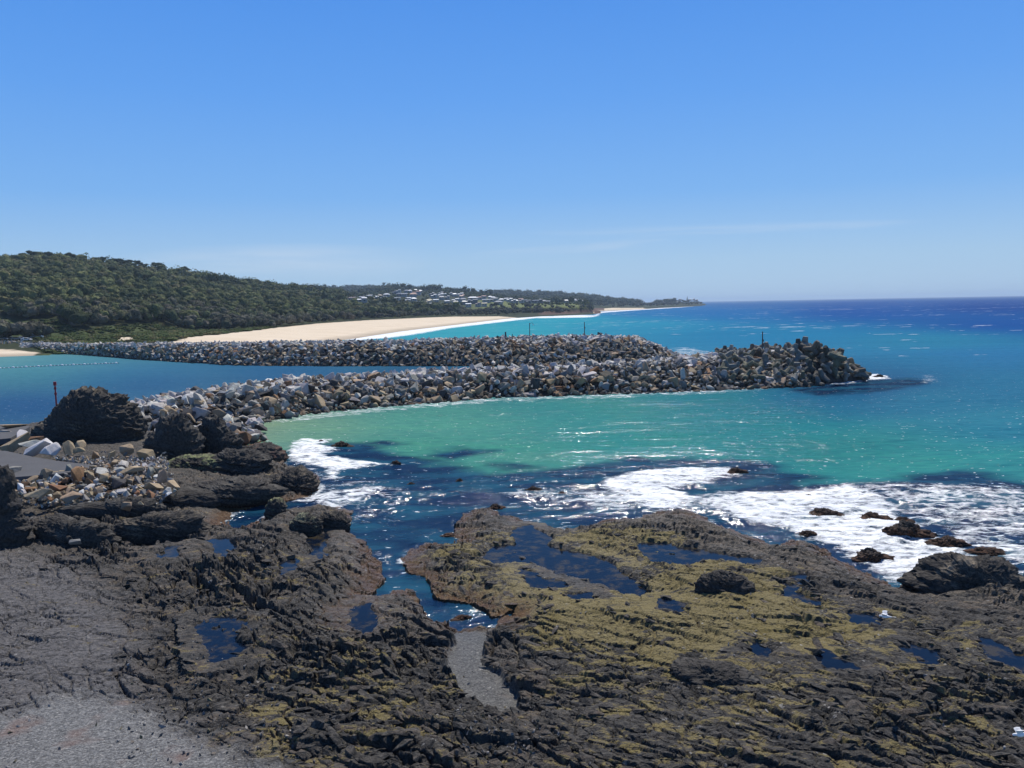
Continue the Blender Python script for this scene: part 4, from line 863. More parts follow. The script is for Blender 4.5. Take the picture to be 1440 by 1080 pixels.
# loose stones lying over the platform
bat = Batch()
for k in range(900):
    px, py = rr.uniform(-60, 1500), rr.uniform(760, 1100)
    if k % 3 == 0: px, py = rr.uniform(180, 420), rr.uniform(900, 1080)
    if k % 5 == 0: px, py = rr.uniform(640, 760), rr.uniform(980, 1080)
    d = G(px, py, 1.6); X_ = np.array([d[0]]); Y_ = np.array([d[1]]); res = rocky_height(X_, Y_)
    if res[1][0] < 1.5: continue
    s_ = rr.uniform(0.05, 0.16) if k % 12 else rr.uniform(0.12, 0.2)
    bat.add(ALO[rr.randrange(14)], (d[0], d[1], res[0][0] + s_ * 0.2), rot_m(rr.uniform(0, 6), rr.uniform(0, 6), rr.uniform(0, 6)), (s_ * 1.2, s_, s_ * 0.7), rr.choice([(0.13, 0.125, 0.12), (0.20, 0.17, 0.14), (0.28, 0.27, 0.26), (0.16, 0.15, 0.145), (0.20, 0.17, 0.10)]))
tag(bat.build('loose_stones', M_BATTR), 'small loose stones strewn over the rock platform and gravel', 'stones', None, 'stuff')

# ------------------------------------------------------------------ marker poles, gulls
def mat_plain(name, c, rough=0.6, metal=0.0):
    s = NM(name); p = s.obj(); n = s.noise(p, 9, 4, 0.6); s.p.inputs['Metallic'].default_value = metal
    return s.fin(s.mix(s.mr(n, 0.35, 0.7, 0, 0.5), c, tuple(q * 0.6 for q in c)), rough, None, 0.4)
M_POLE = mat_plain('galvanised_post', (0.075, 0.075, 0.08), 0.6); M_RED = mat_plain('red_paint', (0.33, 0.02, 0.03), 0.5); M_WHITE = mat_plain('white_plumage', (0.82, 0.82, 0.83), 0.8); M_GWING = mat_plain('grey_wing', (0.50, 0.52, 0.56), 0.8); M_BILL = mat_plain('bill_red', (0.3, 0.06, 0.03), 0.5)
def tube(bm, a, b, ra, rb=None, n=10):
    a, b = Vector(a), Vector(b); rb = ra if rb is None else rb; q = Vector((0, 0, 1)).rotation_difference((b - a).normalized()).to_matrix()
    A = [bm.verts.new(a + q @ Vector((ra * math.cos(6.2832 * i / n), ra * math.sin(6.2832 * i / n), 0))) for i in range(n)]; B = [bm.verts.new(b + q @ Vector((rb * math.cos(6.2832 * i / n), rb * math.sin(6.2832 * i / n), 0))) for i in range(n)]
    for i in range(n): bm.faces.new((A[i], A[(i + 1) % n], B[(i + 1) % n], B[i]))
    bm.faces.new(B); bm.faces.new(A[::-1])
def bxb(bm, c, s):
    r = bmesh.ops.create_cube(bm, size=1)
    for v in r['verts']: v.co = Vector((v.co.x * s[0] + c[0], v.co.y * s[1] + c[1], v.co.z * s[2] + c[2]))
def pole(px, py, zb, h, r_, label, kind):
    t = empty('light_pole' if kind != 'post' else 'short_post', tuple(G(px, py, zb))); tag(t, label, 'pole' if kind != 'post' else 'post')
    bm = bmesh.new(); tube(bm, (0, 0, -0.8), (0, 0, h), r_, r_ * 0.75); bm_obj('post', bm, M_RED if kind == 'red' else M_POLE, t)
    if kind == 'lamp':
        bm = bmesh.new(); tube(bm, (0, 0, h - 0.25), (0.75, 0, h + 0.05), 0.05, 0.045); tube(bm, (0.75, 0, h + .05), (1.05, 0, h - 0.35), 0.045); bm_obj('arm', bm, M_POLE, t)
        bm = bmesh.new(); tube(bm, (1.05, 0, h - 0.7), (1.05, 0, h - 0.35), 0.16, 0.08); bm_obj('lamp_head', bm, M_WHITE, t)
    elif kind == 'box':
        bm = bmesh.new(); bxb(bm, (0.08, 0, h * 0.62), (0.32, 0.3, 0.45)); bm_obj('control_box', bm, M_POLE, t)
        bm = bmesh.new(); tube(bm, (0, 0, h), (0, 0, h + 0.3), 0.13, 0.09); bm_obj('lantern', bm, M_POLE, t)
    elif kind == 'red':
        bm = bmesh.new(); tube(bm, (0, 0, h), (0, 0, h + 0.45), 0.2, 0.2); tube(bm, (0, 0, h - 0.05), (0, 0, h), 0.24, 0.24); bm_obj('lantern', bm, M_RED, t)
        bm = bmesh.new(); [tube(bm, (0, 0, z), (0, 0, z + 0.3), r_ * 1.35) for z in (h * 0.55, h * 0.8)]; bm_obj('collar', bm, M_RED, t)
pole(745, 473, 6.7, 3.9, 0.13, 'dark light pole with a curved arm and white lamp on the far breakwater', 'lamp')
pole(822, 471.5, 6.9, 3.5, 0.13, 'dark light pole with a small box on the far breakwater, seaward one', 'box')
pole(711, 474, 6.7, 1.5, 0.28, 'thick short dark post on the far breakwater crest left of the lamp', 'post')
pole(720.5, 474, 6.7, 0.9, 0.14, 'thin short dark post between the thick post and the lamp pole', 'post')
pole(1072, 496, 5.3, 4.0, 0.15, 'tall brown-grey light pole on the near breakwater by the armour units', 'box')
pole(79.5, 572, 3.2, 3.0, 0.12, 'dark red channel marker pole behind the huge black rock', 'red')

def gull(px, py, z, rz, label, s_=1.0, tilt=(0, 0)):
    t = empty('gull', tuple(G(px, py, z)), rz); tag(t, label, 'gull'); t.rotation_euler = (tilt[0], tilt[1], rz); t.scale = (s_,) * 3
    bm = bmesh.new()
    prof = [(-0.27, 0.012), (-0.2, 0.03), (-0.1, 0.062), (0.0, 0.078), (0.09, 0.07), (0.14, 0.05), (0.175, 0.047), (0.205, 0.045), (0.235, 0.028), (0.245, 0.01)]
    rings = [[bm.verts.new((x, r_ * math.cos(a * 0.5236), r_ * 0.9 * math.sin(a * 0.5236) + (0.02 if x > 0.12 else 0))) for a in range(12)] for x, r_ in prof]
    for a, b in zip(rings, rings[1:]):
        for i in range(12): bm.faces.new((a[i], a[(i + 1) % 12], b[(i + 1) % 12], b[i]))
    bm.faces.new(rings[0][::-1]); bm.faces.new(rings[-1]); bmesh.ops.recalc_face_normals(bm, faces=bm.faces[:]); bm_obj('body', bm, M_WHITE, t, True)
    for sgn, rise in ((1, 0.10), (-1, 0.20)):
        bm = bmesh.new(); st = [(0.0, 0.10, -0.09, 0.02), (0.16, 0.13, -0.05, 0.02 + rise * 0.8), (0.27, 0.12, -0.06, 0.02 + rise), (0.40, 0.04, -0.09, 0.02 + rise * 0.9), (0.52, -0.09, -0.14, 0.02 + rise * 0.7)]
        up = [[bm.verts.new((fx, sgn * (0.04 + y), z_ + dz)) for fx, dz in ((a_, 0.0), ((a_ + b_) / 2, 0.016), (b_, 0.0), ((a_ + b_) / 2, -0.006))] for y, a_, b_, z_ in st]
        for a, b in zip(up, up[1:]):
            for i in range(4): bm.faces.new((a[i], a[(i + 1) % 4], b[(i + 1) % 4], b[i]))
        bm.faces.new(up[-1]); bm.faces.new(up[0][::-1]); bmesh.ops.recalc_face_normals(bm, faces=bm.faces[:]); bm_obj('wing', bm, M_WHITE if sgn > 0 else M_GWING, t)  # one wing white, the other grey
    bm = bmesh.new(); vs = [bm.verts.new(q) for q in ((-0.24, 0.02, 0), (-0.24, -0.02, 0), (-0.38, -0.07, 0.0), (-0.40, 0, 0.0), (-0.38, 0.07, 0.0))]; f = bm.faces.new(vs); r = bmesh.ops.extrude_face_region(bm, geom=[f])
    for v in r['geom']:
        if isinstance(v, bmesh.types.BMVert): v.co.z += 0.012
    bmesh.ops.recalc_face_normals(bm, faces=bm.faces[:]); bm_obj('tail', bm, M_WHITE, t)
    bm = bmesh.new(); tube(bm, (0.24, 0, 0.015), (0.29, 0, 0.008), 0.012, 0.003, 6); bm_obj('bill', bm, M_BILL, t)
gull(1245, 867, 5.0, R(150), 'white gull flying low over the rock platform', 0.85, (0.3, 0.1))
gull(1436, 1033, 5.0, R(160), 'white gull half cut off at the lower right edge', 0.80, (0.5, 0.3))
# ================================================================== FAR SHORE
def az_px(X, Y):
    r = np.hypot(X, Y); dx, dy = X / r, Y / r
    return CX + F_PX * (dx * RV[0] + dy * RV[1]) / np.maximum(dx * f0[0] + dy * f0[1], 0.2)
def zr(tab):
    """rows (photo x, skyline y, ridge range, foot range) -> x, ridge height, ridge range, foot range"""
    return [(a, at_range(a, y, r)[2], r, f) for a, y, r, f in tab]
LA = zr([(-500, 356, 950, 480), (0, 372, 950, 480), (100, 372, 1000, 470), (210, 386, 1080, 520), (300, 397, 1170, 560), (400, 409, 1300, 660), (460, 415, 1400, 740), (520, 418, 1500, 860), (600, 430, 1500, 950), (700, 436, 1500, 1200), (740, 440, 1500, 1300)])
LT = zr([(430, 424, 1900, 1150), (480, 417, 2000, 1050), (560, 409, 2100, 1100), (600, 409.5, 2100, 1100), (660, 413, 2100, 1150), (720, 420, 1900, 1200), (790, 425.5, 1700, 1300), (840, 429, 1600, 1400)])
LB = zr([(330, 408, 3400, 2200), (380, 404, 3400, 2200), (460, 407, 3400, 2200), (520, 405.5, 3400, 2200), (545, 404.5, 3400, 2200), (580, 407, 3400, 2200), (640, 411.5, 3400, 2200), (682, 415.5, 3400, 2200), (700, 412.5, 3400, 2100), (760, 413.5, 3400, 2100), (820, 418, 3400, 2100), (870, 424.5, 3400, 2300), (905, 428.5, 3400, 2400), (930, 431, 3400, 2600)])
def land_poly():
    P = [G(a, b, 0)[:2] for a, b in [(0, 501.8), (66, 499.5), (100, 496), (200, 496), (300, 492), (440, 484), (480, 478.5), (500, 476), (560, 466.5), (640, 457), (700, 449.8), (720, 447.6), (760, 445), (800, 443.6), (833, 442.3), (846, 440.2), (838, 438), (860, 436.8), (900, 435), (930, 433), (960, 431.6), (985, 430.2), (992, 428.8)]]
    P = [np.array([-420.0, 290.0])] + P
    for a, r in ((990, 4600), (930, 9000)):
        q = at_range(a, 420, r); P.append(q[:2])
    P += [np.array([-14000.0, 20000.0]), np.array([-20000.0, 4000.0]), np.array([-3000.0, 300.0])]
    return np.array(P)
W_LAND = land_poly()
SANDS = [[(440, 492), (500, 481), (560, 470), (640, 459), (720, 449), (772, 446), (765, 443.2), (700, 443.4), (600, 447), (520, 450.6), (450, 455.2), (380, 462.5), (330, 469), (285, 473), (235, 479), (200, 490)],
         [(-600, 530), (0, 506), (75, 503), (62, 490), (30, 486.3), (0, 486.3), (-600, 492)], [(835, 441), (900, 437), (990, 432), (960, 430.2), (900, 433), (860, 433.2), (838, 434.8)], [(157, 479), (190, 478), (188, 474.5), (160, 475)]]
GRASS = [[(58, 486), (60, 478), (66, 472.5), (110, 474), (150, 470.5), (230, 466), (330, 465), (385, 460.5), (330, 470), (285, 474), (235, 480), (230, 490), (60, 492)], [(-600, 478), (0, 478), (60, 478), (60, 474), (0, 474), (-600, 472)]]
SZ = [(5, 16), (3, 7), (2, 7), (0, 4)]
W_SANDS = [np.array([G(a, b, 3.1 if SZ[i][0] <= j < SZ[i][1] else 0.3)[:2] for j, (a, b) in enumerate(s)]) for i, s in enumerate(SANDS)]; W_GRASS = [poly_w(s, 3.2) for s in GRASS]
def land(X, Y):
    r = np.hypot(X, Y); px = az_px(X, Y)
    wob = 8 * fbm(X / 60, Y / 60, 3, 500) * sstep(300, 900, r)
    ds = sdf(X + wob * 0.4, Y + wob * 0.4, W_LAND)
    z = np.where(ds > 0, np.minimum(ds * 0.055, 3.4), ds * 0.08)
    for tab, k in ((LA, 0.0), (LT, 0.25), (LB, 0.0)):
        _, zk, rk, fk = [None] + plin(tab, px)
        t = (r - fk) / (rk - fk) + 0.05 * fbm(X / 170, Y / 170, 3, 510) * (k == 0)
        prof = np.where(t < 1, np.clip(t, 0, 1) ** 0.85 * (1 - 0.15 * np.clip(t, 0, 1)) / 0.85, 1 - 0.5 * (t - 1))
        e = (px > tab[0][0] - 5) * sstep(tab[-1][0] + 4, tab[-1][0] - 25, px) * sstep(tab[0][0] - 30, tab[0][0] + 20, px)
        if tab is LA: e = e * 1.0
        lob = 1 + (0.13 * ridged(X / 160 + 0.4 * Y / 160, Y / 190, 3, 515) - 0.06) * np.clip(4 * t * (1 - t), 0, 1)
        z = np.maximum(z, np.where((t > 0) & (ds > 0), 3.2 + (zk - 3.2) * prof * lob * e, -9))
    rf = np.interp(px, [640, 665, 700, 760, 800, 833, 842], [1350, 1240, 1215, 1165, 1180, 1260, 1600])
    hl = 12.0 * sstep(0, 34, r - rf) * sstep(636, 668, px) * sstep(838, 826, px) * sstep(2200, 1500, r) * (ds > 0)
    z = np.where(hl > 0.3, np.maximum(z, hl), z)
    hd = 10.0 * sstep(2750, 3100, r) * sstep(900, 935, px) * sstep(1000, 985, px) * sstep(8, 45, ds)
    z = np.maximum(z, np.where(hd > 0.3, hd, -9))
    z = z + np.where(r > 5000, 0, 0)
    return z, ds, px, r
def masks(X, Y, px):
    sa = np.zeros(X.shape); gr = np.zeros(X.shape)
    n = 5 * fbm(X / 12, Y / 12, 3, 520)
    for P in W_SANDS: sa = np.maximum(sa, sstep(-1.5, 1.5, sdf(X + n, Y + n, P)))
    for P in W_GRASS: gr = np.maximum(gr, sstep(-3, 3, sdf(X + n, Y + n, P)))
    return sa, gr
def mat_land():
    s = NM('coastal_ground'); p = s.pos(); n1 = s.noise(p, 0.05, 6, 0.6); n2 = s.noise(p, 0.5, 4, 0.7)
    g = s.mix(s.mr(n2, 0.3, 0.7), (0.040, 0.055, 0.020), (0.075, 0.095, 0.034)); g = s.mix(s.mr(n1, 0.5, 0.7, 0, 0.6), g, (0.14, 0.13, 0.06))
    f = s.mix(s.mr(n2, 0.3, 0.7), (0.018, 0.024, 0.010), (0.045, 0.055, 0.024))
    sd_ = s.mix(s.mr(n1, 0.35, 0.7), (0.62, 0.51, 0.37), (0.70, 0.59, 0.45))
    z = s.sepz(p); wet = s.mr(s.math('ADD', z, s.math('MULTIPLY', n1, 0.6)), 0.4, 1.2, 1, 0)
    sd_ = s.mix(s.math('MULTIPLY', wet, 0.75), sd_, (0.30, 0.245, 0.18))
    c = s.mix(s.attr('grass'), f, g); c = s.mix(s.attr('meadow'), c, (0.13, 0.15, 0.05)); c = s.mix(s.attr('sand'), c, sd_); c = s.mix(s.attr('cliff'), c, s.mix(s.mr(n2, 0.35, 0.65), (0.05, 0.035, 0.03), (0.17, 0.10, 0.075)))
    return s.fin(c, 0.95, s.bump(n2, 0.4, 0.5), 0.1)
M_LAND = mat_land()
def build_land():
    na = 1000; az = np.linspace(R(-48), R(16), na); rs = [270.0]
    while rs[-1] < 9000: rs.append(rs[-1] * 1.0058 + 0.4)
    rs = np.array(rs); nr = len(rs); A, Q = np.meshgrid(az, rs, indexing='ij'); X = (Q * np.sin(A)).ravel(); Y = (Q * np.cos(A)).ravel()
    z, ds, px, r = land(X, Y); sa, gr = masks(X, Y, px)
    keep = ds > -14; F = grid_faces(na, nr); F = F[keep[F].all(1)]; used = np.zeros(len(X), bool); used[F.ravel()] = True; idx = np.cumsum(used) - 1
    z = z + (0.35 * fbm(X / 7, Y / 7, 3, 530)) * gr
    me = mesh_np('coastal_land', np.stack([X, Y, np.maximum(z, -1.2)], 1)[used], idx[F], M_LAND, True)
    cl = sstep(660, 700, px) * sstep(845, 835, px) * sstep(1.0, 2.0, z) * sstep(7.5, 4.0, z) * (r < 1500) * (r > 1050)
    cl = np.maximum(cl * sstep(752, 765, px), (px > 836) * (px < 850) * (r < 2000) * (ds > 0))
    mead = (z > 9) * (r < 1700) * sstep(640, 690, px) * sstep(845, 838, px) * (r > 1190)
    for n_, a_ in (('sand', sa), ('grass', gr), ('cliff', cl), ('meadow', mead)): attr_f(me, n_, a_[used])
    tag(link(bpy.data.objects.new('coastal_land', me)), kind='structure')
build_land()
def hit(px, py, ra, rb, n=500):
    """where the sight line through a photo pixel meets the land between two ranges"""
    rr_ = np.linspace(ra, rb, n); P = np.array([at_range(px, py, r) for r in rr_]); z = land(P[:, 0], P[:, 1])[0]
    k = np.argmax(z >= P[:, 2]); 
    if not (z >= P[:, 2]).any(): k = int(np.argmin(P[:, 2] - z))
    return np.array([P[k, 0], P[k, 1], z[k]]), rr_[k]

# ------------------------------------------------------------------ houses of the town
def mat_objcol(name, rough=0.7):
    s = NM(name); p = s.pos(); n = s.noise(p, 0.8, 4, 0.6); c = s.n('ShaderNodeObjectInfo').outputs['Color']
    return s.fin(s.mix(s.mr(n, 0.35, 0.7, 0, 0.35), c, s.mix(1.0, c, (0.75, 0.75, 0.75), 'MULTIPLY')), rough, None, 0.3)
M_WALL = mat_objcol('house_wall'); M_ROOF = mat_objcol('house_roof', 0.5); M_GLASS = mat_plain('dark_window', (0.02, 0.025, 0.03), 0.15)
def house_meshes(kind):
    bm = bmesh.new(); bxb(bm, (0, 0, 0.15), (0.92, 0.9, 0.9))
    if kind == 1: bxb(bm, (0.2, 0, 0.75), (0.45, 0.8, 0.4))
    body = bpy.data.meshes.new('wall'); bm.to_mesh(body); bm.free(); body.materials.append(M_WALL)
    bm = bmesh.new(); zt = 0.602
    if kind == 0: vs = [(-.5, -.5, zt), (.5, -.5, zt), (.5, .5, zt), (-.5, .5, zt), (-.22, 0, zt + .36), (.22, 0, zt + .36)]; fs = [(0, 1, 5, 4), (1, 2, 5), (2, 3, 4, 5), (3, 0, 4), (3, 2, 1, 0)]
    elif kind == 1: vs = [(-.03, -.45, .955), (.46, -.45, .955), (.46, .45, .955), (-.03, .45, .955), (-.03, 0, 1.16), (.46, 0, 1.16), (-.5, -.5, .602), (-.03, -.5, .602), (-.03, .5, .602), (-.5, .5, .602), (-.42, 0, .80), (-.03, 0, .80)]; fs = [(0, 1, 5, 4), (1, 2, 5), (2, 3, 4, 5), (3, 0, 4), (3, 2, 1, 0), (6, 7, 11, 10), (7, 8, 11), (8, 9, 10, 11), (9, 6, 10), (9, 8, 7, 6)]
    else: vs = [(-.5, -.5, zt), (.5, -.5, zt + .05), (.5, .5, zt + .25), (-.5, .5, zt + .2), (-.5, -.5, zt + .06), (.5, -.5, zt + .11), (.5, .5, zt + .31), (-.5, .5, zt + .26)]; fs = [(0, 1, 5, 4), (1, 2, 6, 5), (2, 3, 7, 6), (3, 0, 4, 7), (4, 5, 6, 7), (3, 2, 1, 0)]
    V = [bm.verts.new(v) for v in vs]
    for f in fs: bm.faces.new([V[i] for i in f])
    bmesh.ops.recalc_face_normals(bm, faces=bm.faces[:]); roof = bpy.data.meshes.new('roof'); bm.to_mesh(roof); bm.free(); roof.materials.append(M_ROOF)
    bm = bmesh.new(); bxb(bm, (0, 0, 0), (0.2, 0.03, 0.22)); win = bpy.data.meshes.new('window'); bm.to_mesh(win); bm.free(); win.materials.append(M_GLASS)
    return body, roof, win
HM = [house_meshes(k) for k in range(3)]
HS = [(480, 395, 8, [(120, 228, 70, 'br'), (230, 248, 100, 'wh'), (235, 212, 50, 'gy'), (320, 193, 40, 'wh'), (385, 222, 60, 'wh'), (435, 187, 50, 'br'), (510, 176, 60, 'wh'), (470, 220, 70, 'bl'), (560, 245, 55, 'gy'), (600, 267, 70, 'br'), (630, 222, 60, 'gy'), (645, 133, 50, 'gy'), (600, 150, 45, 'bl'), (655, 168, 60, 'bl'), (710, 176, 60, 'gy'), (735, 128, 40, 'gy'), (772, 128, 40, 'wh'), (835, 121, 40, 'wh'), (885, 129, 40, 'wh'), (850, 153, 90, 'or'), (810, 174, 80, 'or'), (755, 225, 55, 'wh'), (815, 225, 45, 'wh'), (745, 247, 40, 'wh'), (845, 277, 40, 'gy'), (905, 292, 60, 'gy'), (990, 245, 60, 'cr'), (975, 267, 55, 'cr'), (1000, 292, 70, 'wh'), (1065, 240, 24, 'wh'), (1045, 190, 60, 'wh'), (1120, 160, 50, 'gy'), (1120, 184, 60, 'wh'), (1130, 206, 60, 'gy'), (1185, 162, 30, 'wh'), (1225, 160, 36, 'gy'), (1272, 168, 30, 'wh'), (1340, 168, 60, 'wh'), (1350, 191, 36, 'or'), (1195, 207, 40, 'gy'), (1190, 254, 40, 'wh'), (1290, 240, 80, 'wh'), (1285, 264, 60, 'gy'), (1370, 230, 60, 'gy'), (1380, 262, 60, 'bl'), (1430, 252, 40, 'bl'), (1020, 168, 50, 'bl')]),
      (640, 395, 8, [(80, 190, 30, 'or'), (200, 212, 110, 'wh'), (300, 207, 90, 'or'), (395, 198, 40, 'wh'), (430, 207, 40, 'wh'), (350, 240, 80, 'gy'), (520, 232, 50, 'wh'), (575, 221, 16, 'wh'), (612, 234, 60, 'wh'), (660, 245, 25, 'wh'), (685, 243, 22, 'wh'), (740, 225, 40, 'or'), (750, 245, 40, 'br'), (490, 265, 80, 'gy'), (330, 282, 40, 'cr'), (262, 285, 34, 'br'), (150, 289, 30, 'wh'), (205, 250, 90, 'bl'), (440, 232, 80, 'gy'), (900, 246, 60, 'bl'), (950, 243, 60, 'bl'), (1000, 246, 40, 'gy'), (1045, 252, 36, 'gy'), (1245, 242, 60, 'gy'), (1322, 240, 80, 'wh'), (1385, 238, 60, 'gy'), (1432, 238, 30, 'wh'), (830, 252, 40, 'bl'), (790, 240, 40, 'bl')]),
      (840, 405, 8, [(690, 165, 50, 'wh'), (785, 147, 40, 'wh'), (800, 138, 26, 'wh'), (870, 163, 30, 'cr'), (905, 165, 20, 'wh'), (930, 132, 30, 'gy'), (1045, 133, 26, 'wh'), (1085, 132, 24, 'wh'), (1115, 142, 30, 'gy'), (740, 172, 24, 'gy')])]
HC = {'wh': ('white', (0.72, 0.73, 0.75)), 'gy': ('grey', (0.30, 0.31, 0.34)), 'bl': ('blue-grey', (0.10, 0.12, 0.16)), 'or': ('terracotta', (0.38, 0.20, 0.15)), 'cr': ('cream', (0.60, 0.52, 0.34)), 'br': ('brown', (0.24, 0.17, 0.15))}
HOUSES = []; rr = random.Random(5); cnt = 0
for ox, oy, sc, L_ in HS:
    for hx, hy, w, cc in L_:
        px, py = ox + hx / sc, oy + hy / sc
        ra, rb = (1080, 2300) if ox < 840 else (2800, 4200)
        if ox == 640 and hx > 500 and hy > 215: ra, rb = 1330, 1900
        p, r = hit(px, py + 1.0, ra, rb, 160)
        if ox == 840: p = at_range(px, py, 3300); p[2] = max(land(p[:1], p[1:2])[0][0], 6); r = 3300
        zb = max(at_range(px, py + 1.2, r)[2], p[2]) + 1.6; k = rr.randrange(3); W = max(w / sc / F_PX * r, 8) * 1.12
        t = empty('house', (p[0], p[1], zb), math.atan2(-p[0], p[1]) + rr.uniform(-0.4, 0.4)); nm_, c = HC[cc]
        D_ = min(max(W * 0.7, 8), 13); Hh = 6.5 if W > 9 else 6.0
        t.scale = (1, 1, 1)
        hor = 'at the far left edge of' if px < 510 else 'in the left part of' if px < 545 else 'left of the middle of' if px < 580 else 'in the middle of' if px < 615 else 'right of the middle of' if px < 650 else 'in the right part of' if px < 700 else 'behind the grassy headland in' if px < 770 else 'beside the tall pines of'
        ver = 'topmost' if py < 413 else 'high' if py < 418 else 'mid-slope' if py < 424 else 'lowest' 
        sz = 'wide' if w >= 70 else 'small' if w <= 40 else 'middling'
        lb = '%s %s-roofed house, %s, %s the hillside town' % (sz, nm_, ver, hor) if ox < 840 else '%s %s-roofed building on the farthest headland%s' % (sz, nm_, ', left side' if px < 945 else ', right side')
        tag(t, lb, 'house', 'houses of the hillside town')
        wc = (0.34, 0.33, 0.31) if cc != 'bl' else (0.12, 0.13, 0.15)
        for nm, me, loc, scl, col in (('wall', HM[k][0], (0, 0, 0), (W, D_, Hh * 0.9), wc), ('roof', HM[k][1], (0, 0, 0), (W * 1.06, D_ * 1.08, Hh * 0.9), c)):
            o = bpy.data.objects.new(nm, me); link(o, t); o.location = loc; o.scale = scl; o.color = (*c, 1) if nm == 'roof' else (*wc, 1)
        for wx_ in (-0.25, 0.2):
            o = bpy.data.objects.new('window', HM[k][2]); link(o, t); o.location = (wx_ * W, -0.45 * D_, Hh * 0.9 * 0.36); o.scale = (W, 3, Hh)
        HOUSES.append((p[0], p[1], r, W))
HW = np.array([(h[0], h[1], h[2], h[3]) for h in HOUSES])

# ------------------------------------------------------------------ woodland
def crown_template(seed, sub, nleaf, leaf, flat=0.95):
    r_ = np.random.default_rng(seed); bm = bmesh.new(); bmesh.ops.create_icosphere(bm, subdivisions=sub, radius=1); V = np.array([v.co[:] for v in bm.verts]); Fc = np.array([[v.index for v in f.verts] for f in bm.faces]); bm.free()
    k = r_.integers(4, 7); C = r_.normal(size=(k, 3)) * np.array([0.42, 0.42, 0.2]); C[:, 2] = np.abs(C[:, 2]); rad = r_.uniform(0.42, 0.62, k)
    def surf(D):
        t_ = np.full(len(D), 0.35)
        for c, q in zip(C, rad):
            b = D @ c; disc = b * b - (c @ c - q * q); t_ = np.maximum(t_, np.where(disc > 0, b + np.sqrt(np.maximum(disc, 0)), 0))
        return t_
    V2 = V * (surf(V) * r_.uniform(0.80, 1.0, len(V)))[:, None]
    D = r_.normal(size=(nleaf, 3)); D[:, 2] = np.where(D[:, 2] < -0.3, -D[:, 2], D[:, 2]); D /= np.linalg.norm(D, axis=1)[:, None]
    P = D * (surf(D) * r_.uniform(0.85, 1.12, nleaf))[:, None]
    T = []; 
    a = r_.normal(size=(nleaf, 3)); a -= D * (a * D).sum(1)[:, None] * 0.6; a /= np.linalg.norm(a, axis=1)[:, None]; b = np.cross(D, a)
    T = np.stack([P + a * leaf, P - a * leaf * 0.5 + b * leaf * 0.87, P - a * leaf * 0.5 - b * leaf * 0.87], 1).reshape(-1, 3)
    Vv = np.concatenate([V2, T]); Ff = np.concatenate([Fc, np.arange(nleaf * 3).reshape(-1, 3) + len(V2)])
    Vv[:, 2] *= flat; return Vv, Ff
def mat_leaf():
    s = NM('foliage'); p = s.pos(); n = s.noise(p, 0.9, 4, 0.7); c = s.attr('rcol', True)
    c2 = s.mix(s.mr(n, 0.3, 0.7), s.mix(1.0, c, (0.6, 0.62, 0.6), 'MULTIPLY'), s.mix(1.0, c, (1.35, 1.32, 1.2), 'MULTIPLY'))
    return s.fin(c2, 0.9, None, 0.1)
M_LEAF = mat_leaf(); M_BARK = mat_plain('bark', (0.10, 0.085, 0.07), 0.9)
TN_ = [crown_template(600 + i, 2, 120, 0.11) for i in range(7)]; TF_ = [crown_template(640 + i, 1, 44, 0.17) for i in range(6)]
def forest(name, n, pxa, pxb, ra, rb, dia, tmpl, cols, seed, label, cond=None, hz=0.0):
    r_ = np.random.default_rng(seed); r = np.sqrt(r_.uniform(ra * ra, rb * rb, n)); x = r_.uniform(pxa, pxb, n)
    th = np.arctan((x - CX) / F_PX); X = r * np.sin(th); Y = r * np.cos(th)
    z, ds, px, rr_ = land(X, Y); sa, gr = masks(X, Y, px); ok = (ds > 6) & (sa < 0.1) & (gr < 0.35)
    for hx, hy, hr, hw in HW:
        dth = np.abs(np.arctan2(X, Y) - math.atan2(hx, hy)) * hr
        ok &= ~((dth < hw * 0.6 + 4) & (rr_ > hr - 130) & (rr_ < hr + 14))
    if cond is not None: ok &= cond(X, Y, z, px, rr_)
    X, Y, z, px, rr_ = X[ok], Y[ok], z[ok], px[ok], rr_[ok]; m = len(X)
    # clumps share a colour
    cn_ = fbm(X / 45, Y / 45, 3, seed + 3) + r_.normal(size=m) * 0.34
    C = np.array(cols); t = np.clip((cn_ + 0.6) / 1.2, 0, 0.999) * (len(C) - 1); i0 = t.astype(int); col = C[i0] * (1 - (t - i0))[:, None] + C[i0 + 1] * (t - i0)[:, None]
    col = col * r_.uniform(0.6, 1.35, m)[:, None]
    ti = r_.integers(0, len(tmpl), m); Vs = []; Fs = []; Cs = []; off = 0
    d = dia * r_.uniform(0.65, 1.35, m) * (1 + 0.3 * fbm(X / 60, Y / 60, 2, seed + 9)); an = r_.uniform(0, 6.28, m)
    hgt = d * r_.uniform(0.42, 0.75, m)
    for k in range(len(tmpl)):
        s_ = np.where(ti == k)[0]; V, F = tmpl[k]
        if not len(s_): continue
        ca, sa_ = np.cos(an[s_])[:, None], np.sin(an[s_])[:, None]; vx, vy, vz = V[:, 0][None], V[:, 1][None], V[:, 2][None]; h = d[s_][:, None] / 2
        W = np.stack([X[s_][:, None] + (vx * ca - vy * sa_) * h, Y[s_][:, None] + (vx * sa_ + vy * ca) * h, z[s_][:, None] + hgt[s_][:, None] + vz * h * 1.15 + hz], -1)
        Vs.append(W.reshape(-1, 3)); Fs.append((F[None] + (np.arange(len(s_)) * len(V))[:, None, None]).reshape(-1, 3) + off); Cs.append(np.repeat(col[s_], len(V), 0)); off += len(V) * len(s_)
    me = mesh_np(name, np.concatenate(Vs), np.concatenate(Fs), M_LEAF); attr_c(me, 'rcol', np.concatenate(Cs)); print(name, m)
    tag(link(bpy.data.objects.new(name, me)), label, 'woodland', None, 'stuff')
